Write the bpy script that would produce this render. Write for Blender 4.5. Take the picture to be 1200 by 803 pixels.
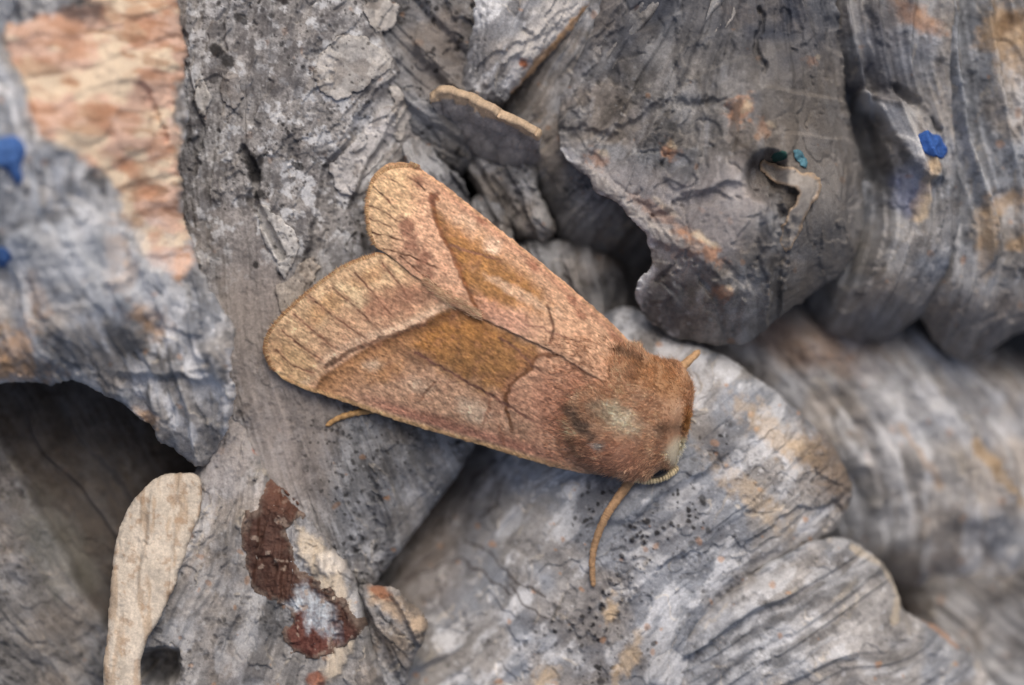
import bpy, math, random
import numpy as np

for o in list(bpy.data.objects):
    bpy.data.objects.remove(o)
scene = bpy.context.scene
# ------------------------------------------------------------------ units
# The place is a 45 mm wide patch of weathered layered bark seen from above.
# Layout coordinates: x to the right, y towards the bottom, 1200 units = 45 mm.
K = 0.045 / 1200.0
DIST = 0.125                      # camera height over the moth (m)
DU = DIST / K

def R(a):
    return math.radians(a)

# ------------------------------------------------------------------ camera
cd = bpy.data.cameras.new('camera')
cam = bpy.data.objects.new('camera', cd)
scene.collection.objects.link(cam)
cam.location = (0, 0, DIST)
cam.rotation_euler = (0, 0, 0)
cd.lens = 100
cd.sensor_width = 36
cd.clip_start = 0.005
cd.clip_end = 20
cd.dof.use_dof = True
cd.dof.focus_distance = DIST - 20 * K
cd.dof.aperture_fstop = 16
scene.camera = cam
# ------------------------------------------------------------------ sky and sun (overcast)
SUN_EL, SUN_AZ = 52.0, 14.0       # azimuth: degrees from +Y (top of the picture) towards +X
w = bpy.data.worlds.new('World')
scene.world = w
w.use_nodes = True
nt = w.node_tree
bg = nt.nodes['Background']
sky = nt.nodes.new('ShaderNodeTexSky')
sky.sky_type = 'NISHITA'
sky.sun_disc = False
sky.sun_elevation = R(SUN_EL)
sky.sun_rotation = R(SUN_AZ)
sky.dust_density = 8.0
sky.air_density = 1.0
sky.ozone_density = 0.5
nt.links.new(sky.outputs[0], bg.inputs[0])
bg.inputs[1].default_value = 0.11
sd = bpy.data.lights.new('sun', 'SUN')
sd.energy = 1.1
sd.angle = R(35)
sd.color = (1.0, 0.985, 0.965)
sun = bpy.data.objects.new('sun', sd)
scene.collection.objects.link(sun)
sun.rotation_euler = (R(90 - SUN_EL), 0, R(180 - SUN_AZ))
sun.location = (0.05, 0.2, 0.3)
vs = scene.view_settings
vs.view_transform = 'Standard'
vs.look = 'None'
vs.exposure = -0.1
vs.gamma = 1
vs.use_curve_mapping = False
scene.render.engine = 'CYCLES'

# ------------------------------------------------------------------ numpy noise
F = np.float32

def hsh(ix, iy, seed):
    h = (ix.astype(np.int64) * 374761393 + iy.astype(np.int64) * 668265263 + seed * 1442695041) & 0xFFFFFFFF
    h = ((h ^ (h >> 13)) * 1274126177) & 0xFFFFFFFF
    h = ((h ^ (h >> 16)) * 2246822519) & 0xFFFFFFFF
    return ((h ^ (h >> 15)) & 0xFFFFFF) / float(0xFFFFFF)

def vn(x, y, seed=0):
    x0 = np.floor(x); y0 = np.floor(y)
    fx = x - x0; fy = y - y0
    ux = fx * fx * fx * (fx * (fx * 6 - 15) + 10)
    uy = fy * fy * fy * (fy * (fy * 6 - 15) + 10)
    a = hsh(x0, y0, seed); b = hsh(x0 + 1, y0, seed)
    c = hsh(x0, y0 + 1, seed); d = hsh(x0 + 1, y0 + 1, seed)
    return a + (b - a) * ux + (c - a) * uy + (a - b - c + d) * ux * uy

def fbm(x, y, oct=4, seed=0, gain=0.5):
    s = 0; amp = 1.0; tot = 0
    for i in range(oct):
        s = s + amp * vn(x, y, seed + 17 * i)
        tot += amp; amp *= gain
        x, y = (x * 1.62 - y * 1.21) + 13.7, (x * 1.21 + y * 1.62) + 7.3
    return s / tot                       # about 0..1, centred on 0.5

def worley(x, y, seed=0):
    x0 = np.floor(x); y0 = np.floor(y)
    best = np.full(x.shape, 9.0); bid = np.zeros(x.shape)
    for i in (-1, 0, 1):
        for j in (-1, 0, 1):
            cx = x0 + i; cy = y0 + j
            px = cx + hsh(cx, cy, seed); py = cy + hsh(cx, cy, seed + 5)
            d = (px - x) ** 2 + (py - y) ** 2
            m = d < best
            best = np.where(m, d, best); bid = np.where(m, hsh(cx, cy, seed + 9), bid)
    return np.sqrt(best), bid

def ss(a, b, x):
    t = np.clip((x - a) / (b - a), 0, 1)
    return t * t * (3 - 2 * t)

def rot(X, Y, deg):
    c, s = math.cos(R(deg)), math.sin(R(deg))
    return X * c + Y * s, -X * s + Y * c        # u along deg (y down), v across

def sdf(X, Y, P):
    """signed distance, positive inside"""
    P = np.array(P, float)
    best = np.full(X.shape, 1e12); ins = np.zeros(X.shape, bool)
    n = len(P)
    for i in range(n):
        ax, ay = P[i]; bx, by = P[(i + 1) % n]
        ex, ey = bx - ax, by - ay
        wx, wy = X - ax, Y - ay
        t = np.clip((wx * ex + wy * ey) / (ex * ex + ey * ey + 1e-9), 0, 1)
        best = np.minimum(best, (wx - ex * t) ** 2 + (wy - ey * t) ** 2)
        c = ((ay <= Y) & (by > Y)) | ((by <= Y) & (ay > Y))
        if abs(ey) > 1e-9:
            ins ^= c & (X < ax + (Y - ay) * ex / ey)
    return np.sqrt(best) * np.where(ins, 1, -1)

def pld(X, Y, P):
    """distance to a polyline and 0..1 position along it"""
    P = np.array(P, float)
    L = np.concatenate([[0], np.cumsum(np.hypot(*(P[1:] - P[:-1]).T))])
    best = np.full(X.shape, 1e12); tt = np.zeros(X.shape)
    for i in range(len(P) - 1):
        ax, ay = P[i]; ex, ey = P[i + 1] - P[i]
        t = np.clip(((X - ax) * ex + (Y - ay) * ey) / (ex * ex + ey * ey + 1e-9), 0, 1)
        d = (X - ax - ex * t) ** 2 + (Y - ay - ey * t) ** 2
        m = d < best
        best = np.where(m, d, best); tt = np.where(m, (L[i] + t * (L[i + 1] - L[i])) / L[-1], tt)
    return np.sqrt(best), tt

def smooth(P, n=3, closed=True):
    """Chaikin corner cutting"""
    P = [tuple(p) for p in P]
    for _ in range(n):
        Q = []
        m = len(P)
        for i in range(m if closed else m - 1):
            a = np.array(P[i]); b = np.array(P[(i + 1) % m])
            Q += [tuple(a * .75 + b * .25), tuple(a * .25 + b * .75)]
        if not closed:
            Q = [P[0]] + Q + [P[-1]]
        P = Q
    return P

class TPS:
    def __init__(self, pts, lam=8.0):
        p = np.array(pts, float)
        self.x = p[:, 0] / 100; self.y = p[:, 1] / 100
        n = len(p)
        r2 = (self.x[:, None] - self.x) ** 2 + (self.y[:, None] - self.y) ** 2
        Kk = .5 * r2 * np.log(r2 + 1e-9) + np.eye(n) * lam * .01
        A = np.zeros((n + 3, n + 3))
        A[:n, :n] = Kk; A[:n, n] = 1; A[:n, n + 1] = self.x; A[:n, n + 2] = self.y
        A[n, :n] = 1; A[n + 1, :n] = self.x; A[n + 2, :n] = self.y
        self.w = np.linalg.solve(A, np.concatenate([p[:, 2], [0, 0, 0]]))
    def __call__(self, X, Y):
        x = X / 100; y = Y / 100
        n = len(self.x)
        z = self.w[n] + self.w[n + 1] * x + self.w[n + 2] * y
        for i in range(n):
            r2 = (x - self.x[i]) ** 2 + (y - self.y[i]) ** 2
            z = z + self.w[i] * .5 * r2 * np.log(r2 + 1e-9)
        return z

def lin(r, g, b):
    f = lambda v: (v / 255 / 12.92) if v <= 10 else (((v / 255) + .055) / 1.055) ** 2.4
    return np.array([f(r), f(g), f(b)])

def mix(A, B, m):
    m = np.clip(m, 0, 1)[..., None]
    return A * (1 - m) + np.asarray(B) * m

# ------------------------------------------------------------------ materials
def material(name, rough=0.9, grain=0.18, gscale=9000, bump=0.25, bscale=6000, spec=0.25, sheen=0.0, bdist=1.5):
    m = bpy.data.materials.new(name)
    m.use_nodes = True
    t = m.node_tree; n = t.nodes; l = t.links
    p = n['Principled BSDF']
    p.inputs['Roughness'].default_value = rough
    p.inputs['Specular IOR Level'].default_value = spec
    if sheen:
        p.inputs['Sheen Weight'].default_value = sheen
    at = n.new('ShaderNodeAttribute'); at.attribute_name = 'tint'
    tc = n.new('ShaderNodeTexCoord')
    no = n.new('ShaderNodeTexNoise'); no.inputs['Scale'].default_value = gscale
    no.inputs['Detail'].default_value = 6; no.inputs['Roughness'].default_value = .65
    l.new(tc.outputs['Object'], no.inputs['Vector'])
    mr = n.new('ShaderNodeMapRange')
    mr.inputs[1].default_value = .25; mr.inputs[2].default_value = .75
    mr.inputs[3].default_value = 1 - grain; mr.inputs[4].default_value = 1 + grain
    l.new(no.outputs['Fac'], mr.inputs[0])
    mx = n.new('ShaderNodeVectorMath'); mx.operation = 'SCALE'
    l.new(at.outputs['Color'], mx.inputs[0]); l.new(mr.outputs[0], mx.inputs['Scale'])
    l.new(mx.outputs[0], p.inputs['Base Color'])
    nb = n.new('ShaderNodeTexNoise'); nb.inputs['Scale'].default_value = bscale
    nb.inputs['Detail'].default_value = 5; nb.inputs['Roughness'].default_value = .6
    l.new(tc.outputs['Object'], nb.inputs['Vector'])
    b = n.new('ShaderNodeBump'); b.inputs['Strength'].default_value = bump
    b.inputs['Distance'].default_value = bdist * K
    l.new(nb.outputs['Fac'], b.inputs['Height'])
    l.new(b.outputs[0], p.inputs['Normal'])
    return m

M_BARK = material('weathered_bark', .9, .24, 11000, .4, 9000, bdist=2.5)
M_WING = material('wing_scales', .75, .16, 22000, .35, 16000, spec=.3, sheen=.12, bdist=1.5)
M_FUR = material('fur', .7, .1, 15000, .0, 6000, spec=.25)
M_SKIN = material('body_cuticle', .7, .2, 12000, .4, 9000)
M_EYE = material('eye', .2, .05, 9000, .05, 20000, spec=.5)
M_RUST = material('rust_crust', .55, .25, 8000, .6, 9000, spec=.35, bdist=4)

# ------------------------------------------------------------------ mesh helpers
COL = scene.collection

def W(X, Y, Z):
    return np.stack([(X - 600) * K, (401.5 - Y) * K, Z * K], -1)

def make_obj(name, co, quads, tris, colour, mat, parent=None, smooth_shade=True):
    me = bpy.data.meshes.new(name)
    nq = 0 if quads is None else len(quads); ntr = 0 if tris is None else len(tris)
    me.vertices.add(len(co))
    me.vertices.foreach_set('co', np.ascontiguousarray(co, F).ravel())
    loops = []; starts = []; pos = 0
    if nq:
        loops.append(np.asarray(quads).ravel()); starts.append(np.arange(nq) * 4); pos = nq * 4
    if ntr:
        loops.append(np.asarray(tris).ravel()); starts.append(pos + np.arange(ntr) * 3)
    lo = np.concatenate(loops).astype(np.int32)
    me.loops.add(len(lo)); me.loops.foreach_set('vertex_index', lo)
    me.polygons.add(nq + ntr)
    me.polygons.foreach_set('loop_start', np.concatenate(starts).astype(np.int32))
    me.polygons.foreach_set('use_smooth', np.full(nq + ntr, smooth_shade))
    me.update(calc_edges=True)
    me.validate()
    a = me.attributes.new('tint', 'FLOAT_COLOR', 'POINT')
    c = np.ones((len(co), 4), F); c[:, :3] = np.clip(colour, 0.004, 0.9)
    a.data.foreach_set('color', c.ravel())
    me.materials.append(mat)
    o = bpy.data.objects.new(name, me)
    COL.objects.link(o)
    if parent is not None:
        o.parent = parent
        o.matrix_parent_inverse = parent.matrix_world.inverted()
    return o

def tag(o, label, cat, group=None):
    o['label'] = label; o['category'] = cat
    if group: o['group'] = group
    return o

class Sheet:
    """a curved slab of bark: outline + height surface + ragged edge, closed off by a skirt"""
    def __init__(s, outline, pts, step=1.6, rag=6, ragscale=30, edge=20, drop=25, relief=None, paint=None,
                 skirt=((0, 6), (10, 16), (22, 60)), floor=-345, edge_col=None, zref=None, seed=1, sm=2, power=2.0):
        s.P = smooth(outline, sm); s.step = step; s.rag = rag; s.rs = ragscale
        s.edge = edge; s.drop = drop; s.relief = relief; s.paint = paint
        s.skirt = skirt; s.floor = floor; s.seed = seed; s.edge_col = edge_col; s.power = power
        s.tps = pts if callable(pts) else TPS(pts)
        if zref is None:
            zref = 0 if callable(pts) else float(np.mean([p[2] for p in pts]))
        s.zref = zref
    def dist(s, X, Y):
        d = sdf(X, Y, s.P)
        if s.rag:
            d = d + s.rag * 2 * (fbm(X / s.rs, Y / s.rs, 4, s.seed + 3, .55) - .5)
        return d
    def height(s, X, Y, d=None):
        if d is None:
            d = s.dist(X, Y)
        dd = np.maximum(d, 0)
        z = s.tps(X, Y)
        if s.relief is not None:
            z = z + s.relief(X, Y, dd)
        if s.drop:
            q = 1 - np.minimum(dd / s.edge, 1)
            z = z - s.drop * (1 - np.sqrt(np.maximum(1 - q ** s.power, 0)))
        return z
    def persp(s, X, Y):
        f = 1 - s.zref / DU
        return 600 + (X - 600) * f, 401.5 + (Y - 401.5) * f
    def build(s, name, mat=None, parent=None, bottom=None):
        P = np.array(s.P); st = s.step; m = s.rag + 3 * st
        xs = np.arange(P[:, 0].min() - m, P[:, 0].max() + m, st)
        ys = np.arange(P[:, 1].min() - m, P[:, 1].max() + m, st)
        X, Y = np.meshgrid(xs, ys)
        d = s.dist(X, Y)
        gy, gx = np.gradient(d, st)
        gl = np.hypot(gx, gy) + 1e-6
        keep = d > -st * .9
        out = keep & (d < 0)
        mv = np.where(out, np.clip(-d / gl, 0, 1.6 * st), 0)
        gx /= gl; gy /= gl
        X = X + gx * mv; Y = Y + gy * mv
        cell = keep[:-1, :-1] & keep[1:, :-1] & keep[1:, 1:] & keep[:-1, 1:]
        used = np.zeros(keep.shape, bool)
        used[:-1, :-1] |= cell; used[1:, :-1] |= cell; used[1:, 1:] |= cell; used[:-1, 1:] |= cell
        idx = np.full(keep.shape, -1); n = int(used.sum()); idx[used] = np.arange(n)
        q = np.stack([idx[:-1, :-1][cell], idx[1:, :-1][cell], idx[1:, 1:][cell], idx[:-1, 1:][cell]], -1)
        x = X[used]; y = Y[used]; dd = np.maximum(d[used], 0); gx = gx[used]; gy = gy[used]
        z = s.height(x, y, dd)
        col = s.paint(x, y, dd, z)
        e = np.concatenate([q[:, [0, 1]], q[:, [1, 2]], q[:, [2, 3]], q[:, [3, 0]]])
        key = e[:, 0] * n + e[:, 1]; rev = e[:, 1] * n + e[:, 0]
        be = e[~np.isin(key, rev)]
        xx, yy = s.persp(x, y)
        if bottom is not None:
            co = np.concatenate([W(xx, yy, z), W(xx, yy, z - bottom)])
            quads = np.concatenate([q, q[:, ::-1] + n, np.stack([be[:, 1], be[:, 0], be[:, 0] + n, be[:, 1] + n], -1)])
            col = np.concatenate([col, col * .8])
            return make_obj(name, co, quads, None, col, mat or M_BARK, parent)
        bv = np.unique(be); nb = len(bv)
        loc = np.full(n, -1); loc[bv] = np.arange(nb)
        rings = []; cols = []; quads = [q]; prev = None
        jit = (fbm(x[bv] / 9, y[bv] / 9, 3, 77) - .5) * 2
        ec = col[bv] if s.edge_col is None else col[bv] * .35 + np.asarray(s.edge_col) * .65
        base = z[bv]
        for r, (inn, dz) in enumerate(list(s.skirt) + ([(s.skirt[-1][0] + 14, None)] if s.floor is not None else [])):
            zz = base - dz * (1 + .35 * jit) if dz is not None else np.full(nb, float(s.floor))
            ix = inn * (1 + .3 * jit)
            rx, ry = s.persp(x[bv] + gx[bv] * ix, y[bv] + gy[bv] * ix)
            rings.append(W(rx, ry, zz)); cols.append(ec if r == 0 else col[bv])
            off = n + r * nb
            a0 = be[:, 0] if r == 0 else loc[be[:, 0]] + off - nb
            b0 = be[:, 1] if r == 0 else loc[be[:, 1]] + off - nb
            quads.append(np.stack([b0, a0, loc[be[:, 0]] + off, loc[be[:, 1]] + off], -1))
        co = np.concatenate([W(xx, yy, z)] + rings)
        return make_obj(name, co, np.concatenate(quads), None, np.concatenate([col] + cols), mat or M_BARK, parent)

# ------------------------------------------------------------------ bark relief and colour
def flake(X, Y, deg, sx, sy, thr, seed, soft=.012):
    u, v = rot(X, Y, deg)
    wx = (fbm(X / 40, Y / 40, 3, seed + 50) - .5) * 1.2
    n = fbm(u / sx + wx, v / sy - wx, 5, seed, .55)
    return ss(thr, thr + soft, n)

def strata(X, Y, deg, sx, sy, seed, N):
    """nested torn layers: level number and position inside the level"""
    u, v = rot(X, Y, deg)
    wx = (fbm(X / 45, Y / 45, 3, seed + 50) - .5) * 1.1
    n = fbm(u / sx + wx, v / sy - wx, 5, seed, .46) * N
    lv = np.floor(n)
    return lv, n - lv

def specks(X, Y, cell, seed, thr):
    x = X / cell + .6 * (fbm(X / cell / 1.1, Y / cell / 1.1, 2, seed + 1) - .5)
    y = Y / cell + .6 * (fbm(X / cell / 1.1 + 9, Y / cell / 1.1, 2, seed + 2) - .5)
    wd, wi = worley(x, y, seed)
    r = .10 + .34 * np.clip((wi - thr) / (1 - thr), 0, 1) ** 1.5
    return ss(r, r * .55, wd) * (wi > thr)

def grime(X, Y, seed, lo=.5):
    """ragged dark grime, crowded in places"""
    m = ss(lo, lo + .14, fbm(X / 55, Y / 55, 4, seed))
    return m * ss(.53, .62, fbm(X / 9, Y / 9, 4, seed + 1, .6)), m

class Flow:
    """curved grain of a sheet: v changes across the grain lines, u runs along them"""
    def __init__(s, deg, lines=None, polar=None, warp=16):
        s.deg = deg; s.polar = polar; s.warp = warp
        s.t = None
        if lines:
            s.t = TPS([(x, y, v) for P, v in lines for x, y in P], 2.0)
    def __call__(s, X, Y):
        wz = s.warp * 2 * (fbm(X / 140, Y / 140, 3, 900) - .5)
        u, v = rot(X, Y, s.deg)
        if s.polar:
            cx, cy, rr = s.polar
            u = np.hypot(X - cx, Y - cy); v = np.arctan2(X - cx, Y - cy) * rr
        elif s.t is not None:
            v = s.t(X, Y)
        return u, v + wz
def FL(f):
    return f if isinstance(f, Flow) else Flow(f)

def bands(u, v, w, seed):
    """overlapping growth ridges of uneven width and height: height and ridge number"""
    q = v / w
    q = q + .9 * (vn(q * .7, u / 400, seed) - .5) + .35 * (fbm(u / 90, v / 60, 3, seed + 1) - .5)
    i = np.floor(q); fr = q - i
    h = hsh(i, i * 0, seed + 2)
    amp = (.25 + h) * (.15 + 1.5 * ss(.3, .7, vn(u / 130 + h * 50, i * 3.7, seed + 3)))
    return amp * fr ** 1.3 * (1 - ss(.84, 1.0, fr)), i, fr

def make_relief(flow, seed, big=14, flk=3.0, fib=1.5, grit=1.2, band=8.0, bandw=46, thr=.52, fs=1.0, pits=2.0, N=5, wrinkle=2.0, edge=1.0):
    FF = FL(flow)
    def f(X, Y, d):
        u, v = FF(X, Y)
        z = big * 2 * (fbm(X / 150, Y / 150, 2, seed) - .5)
        z = z + band * bands(u, v, bandw, seed + 60)[0] + band * .3 * bands(u, v, bandw * .31, seed + 64)[0]
        lv, fr = strata(u, v, 0, 190 * fs, 60 * fs, seed + 1, N)
        z = z + flk * 1.6 * (lv + ss(0, .045, fr) + .2 * fr - N * .5)
        z = z + fib * 2 * (fbm(u / 70, v / 4, 3, seed + 3) - .5)
        rn = fbm(u / 60, v / 34, 3, seed + 13, .5)
        z = z - wrinkle * ss(.035, .0, np.abs(rn - .5)) * ss(.45, .6, fbm(X / 80, Y / 80, 2, seed + 14))
        dn = d + 18 * (fbm(X / 24, Y / 24, 4, seed + 12, .6) - .5)
        for k, (d0, h) in enumerate(((4, .8), (11, .7), (22, .9))):
            z = z - edge * flk * h * ss(d0 + 1.2, d0 - .4, dn)
        z = z + grit * 1.2 * (fbm(X / 6, Y / 6, 3, seed + 7, .6) - .5)
        z = z + grit * 2.4 * (fbm(X / 30, Y / 30, 2, seed + 11, .5) - .5) * 2
        if pits:
            g, m = grime(X, Y, seed + 8)
            z = z - pits * .6 * g - pits * .8 * m * specks(X, Y, 11, seed + 9, .55)
        return z
    return f

G_DARK = lin(66, 63, 62); G_MID = lin(142, 140, 139); G_WARM = lin(154, 142, 130); G_COOL = lin(132, 136, 143)
G_PALE = lin(206, 208, 212); CREAM = lin(206, 190, 164); ORANGE = lin(172, 126, 86); BLACK = lin(38, 36, 37); MAUVE = lin(150, 142, 138)

def bark_paint(flow, seed, tone=1.0, pale=.5, warm=.3, speck=.4, crumbs=.4, thr=.52, fs=1.0, cool=.4, dirt=.5, bandw=46, extra=None, contrast=1.0, N=5, rim=.4):
    FF = FL(flow)
    def f(X, Y, d, z):
        u, v = FF(X, Y)
        base = np.broadcast_to(G_MID, X.shape + (3,)).copy()
        base = mix(base, G_WARM, ss(.42, .68, fbm(X / 90, Y / 90, 4, seed + 21)) * warm * 1.6)
        base = mix(base, G_COOL, ss(.42, .65, fbm(X / 70, Y / 70, 4, seed + 22)) * cool * 1.4)
        # grain: fine streaks and broad ridges
        base = base * (1 + contrast * .42 * (fbm(u / 90, v / 4.5, 4, seed + 23) - .5))[..., None]
        base = base * (1 + contrast * .6 * (fbm(u / 120, v / 22, 3, seed + 29) - .5))[..., None]
        _, bi, fr_b = bands(u, v, bandw, seed + 60)
        base = base * (1 + contrast * .30 * (hsh(bi, bi * 0, seed + 40) - .5))[..., None]
        _, bj, _ = bands(u, v, bandw * .31, seed + 64)
        base = base * (1 + contrast * .14 * (hsh(bj, bj * 0, seed + 42) - .5))[..., None]
        base = base * (1 + contrast * .9 * (fbm(X / 26, Y / 26, 4, seed + 24, .6) - .5))[..., None]
        base = base * (1 + contrast * .7 * (fbm(X / 4.5, Y / 4.5, 3, seed + 25, .6) - .5))[..., None]
        # each torn layer has its own tone; pale skin left on some
        lv, fr = strata(u, v, 0, 190 * fs, 60 * fs, seed + 1, N)
        lt = hsh(lv, lv * 0, seed + 35)
        base = base * (1 + contrast * .34 * (lt - .5))[..., None]
        base = mix(base, G_PALE, ss(.5, .66, fbm(u / 46, v / 20, 5, seed + 26, .58)) * pale * .75)
        base = mix(base, lin(200, 190, 174), ss(.0, .02, fr) * ss(.10, .05, fr) * ss(.46, .6, fbm(X / 30, Y / 30, 3, seed + 36)) * rim)
        base = mix(base, G_DARK, ss(.52, .70, fbm(u / 60, v / 34, 5, seed + 27, .6)) * dirt * .8)
        g, m = grime(X, Y, seed + 8)
        base = mix(base, BLACK, g * speck * .6)
        base = mix(base, BLACK, (.12 + m) * specks(X, Y, 11, seed + 9, .55) * speck)
        base = mix(base, BLACK, (.1 + m) * specks(X, Y, 6, seed + 30, .6) * speck)
        base = mix(base, G_PALE, specks(X, Y, 9, seed + 33, .84) * crumbs * .7)
        base = mix(base, ORANGE, specks(X, Y, 13, seed + 34, .94) * crumbs)
        base = base * tone
        if extra is not None:
            base = extra(X, Y, d, z, base)
        return base
    return f

FLOW_C = Flow(75, [([(215, -100), (215, 0), (225, 130), (250, 300), (275, 480), (310, 600)], 0), ([(330, -100), (318, 0), (300, 150), (300, 300), (330, 480), (390, 660)], 85), ([(460, -60), (440, 30), (400, 130), (355, 250), (358, 400), (405, 560), (440, 680)], 165), ([(520, 90), (450, 200), (420, 320), (430, 450), (490, 600)], 240)], warp=10)
FLOW_B = Flow(-38, [([(430, 700), (560, 560), (680, 460), (760, 390)], 0), ([(470, 800), (620, 660), (760, 540), (860, 450)], 100), ([(600, 860), (720, 740), (850, 620), (960, 540)], 200), ([(700, 960), (820, 800), (920, 690), (1000, 640)], 300)], warp=12)
FLOW_B2 = Flow(-32, [([(780, 780), (880, 720), (1000, 650)], 0), ([(800, 860), (940, 770), (1040, 710), (1060, 740)], 70), ([(900, 940), (1040, 840), (1150, 790)], 150)], warp=10)
FLOW_MR = Flow(50, [([(840, 440), (900, 520), (960, 640)], 0), ([(900, 390), (985, 480), (1040, 620), (1050, 700)], 85), ([(970, 360), (1070, 460), (1125, 600), (1140, 720)], 170), ([(1060, 370), (1160, 480), (1220, 640)], 250), ([(1160, 400), (1280, 540), (1330, 700)], 340)], warp=10)
FLOW_UR = Flow(60, polar=(880, -190, 330), warp=16)
FLOW_R1 = Flow(75, [([(960, 0), (990, 130), (1010, 250), (985, 370)], 0), ([(1010, 0), (1030, 110), (1070, 200), (1070, 300), (1030, 400)], 60), ([(1080, -20), (1100, 120), (1125, 250), (1090, 400)], 120)], warp=8)
FLOW_R2 = Flow(80, [([(1060, 0), (1080, 130), (1120, 260), (1110, 400)], 0), ([(1130, 0), (1150, 120), (1180, 250), (1150, 430)], 60), ([(1220, 0), (1240, 150), (1260, 280), (1230, 430)], 140), ([(1380, 0), (1400, 400)], 270)], warp=10)
FLOW_L = Flow(80, warp=26)
FLOW_LB = Flow(108, [([(258, 470), (236, 600), (195, 720), (160, 850)], 0), ([(300, 540), (285, 680), (250, 800), (240, 900)], 60), ([(360, 600), (350, 720), (330, 900)], 130), ([(420, 690), (430, 800), (450, 900)], 200)], warp=8)

def blob(X, Y, cx, cy, rx, ry=None, deg=0, rag=.5, seed=3, sc=14, soft=.25):
    ry = ry or rx
    u, v = rot(X - cx, Y - cy, deg)
    r = np.sqrt((u / rx) ** 2 + (v / ry) ** 2) + rag * 2 * (fbm(X / sc, Y / sc, 4, seed, .55) - .5)
    return ss(1 + soft, 1 - soft, r)

def line(X, Y, P, wd, rag=1.5, seed=5):
    d, t = pld(X + rag * 4 * (fbm(X / 12, Y / 12, 3, seed) - .5), Y + rag * 4 * (fbm(X / 12, Y / 12, 3, seed + 1) - .5), P)
    return ss(wd, wd * .35, d)

def area(X, Y, P, soft=3, rag=6, seed=7, sc=18):
    d = sdf(X, Y, P) + rag * 2 * (fbm(X / sc, Y / sc, 4, seed, .6) - .5)
    return ss(-soft, soft, d)
# ================================================================== the bark
def conform(sheet, lift):
    return lambda X, Y: sheet.height(X, Y) + lift
# deep ground under all the sheets
def base_sheet():
    xs = np.arange(-900, 2101, 25.0); ys = np.arange(-900, 1701, 25.0)
    X, Y = np.meshgrid(xs, ys)
    Z = -340 + 30 * (fbm(X / 80, Y / 80, 3, 4) - .5)
    idx = np.arange(X.size).reshape(X.shape)
    q = np.stack([idx[:-1, :-1].ravel(), idx[1:, :-1].ravel(), idx[1:, 1:].ravel(), idx[:-1, 1:].ravel()], -1)
    c = bark_paint(30, 5, .6)(X.ravel(), Y.ravel(), None, None)
    o = make_obj('inner_bark', W(X.ravel(), Y.ravel(), Z.ravel()), q, None, c, M_BARK)
    o['kind'] = 'structure'
base_sheet()

GRP = 'curled sheets of weathered grey bark'
# ---- C: long central ridge the wing tips rest on
def c_extra(X, Y, d, z, b):
    m = area(X, Y, [(245, 240), (330, 250), (345, 330), (330, 420), (400, 470), (380, 600), (300, 560), (262, 420)], 25, 12, 11, 50)
    u, v = rot(X, Y, 84)
    smo = MAUVE * (1 + .25 * (fbm(u / 200, v / 11, 4, 61) - .5) * 2 + .18 * (fbm(X / 4, Y / 4, 3, 62) - .5) * 2)[..., None]
    b = mix(b, smo, m * .75)
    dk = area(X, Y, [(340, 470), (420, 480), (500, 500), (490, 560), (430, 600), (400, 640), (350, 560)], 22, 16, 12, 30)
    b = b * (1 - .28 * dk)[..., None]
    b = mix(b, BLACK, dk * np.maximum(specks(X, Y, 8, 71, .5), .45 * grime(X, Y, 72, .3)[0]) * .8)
    up = ss(360, 250, Y)
    gr = fbm(X / 3.2, Y / 3.2, 3, 77, .7)
    b = mix(b, lin(150, 148, 148) * (.55 + .95 * fbm(X / 15, Y / 15, 4, 78, .6))[..., None], up * .55)
    b = b * (1 + up * 1.1 * (gr - .5))[..., None]
    b = mix(b, G_PALE, up * ss(.56, .66, fbm(X / 14, Y / 14, 5, 79, .6)) * .8)
    b = mix(b, BLACK, up * (.25 + .75 * ss(.42, .6, fbm(X / 40, Y / 40, 3, 73))) * np.maximum(specks(X, Y, 5.5, 74, .62), specks(X, Y, 9, 75, .78)) * .8)
    b = mix(b, lin(92, 90, 92), up * ss(.5, .66, fbm(X / 18, Y / 18, 5, 76, .65)) * .7)
    for (cx, cy, r) in ((296, 190, 13), (300, 206, 9), (284, 22, 8), (331, 1, 7), (330, 318, 6), (256, 60, 9), (300, 311, 5), (305, 230, 8), (266, 72, 9), (352, 196, 6)):
        b = mix(b, BLACK, blob(X, Y, cx, cy, r, r * .8, 30, .7, cx, 7, .3) * .85)
    for P in ([(296, 240), (325, 262), (345, 290), (335, 330), (320, 300), (300, 262)], [(395, 190), (430, 160), (445, 130), (460, 160), (425, 215), (405, 230)], [(380, 50), (420, 60), (445, 40), (450, 80), (420, 105), (395, 110)]):
        b = mix(b, G_PALE, area(X, Y, P, 3, 7, 14, 12) * .7)
    return b
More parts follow.
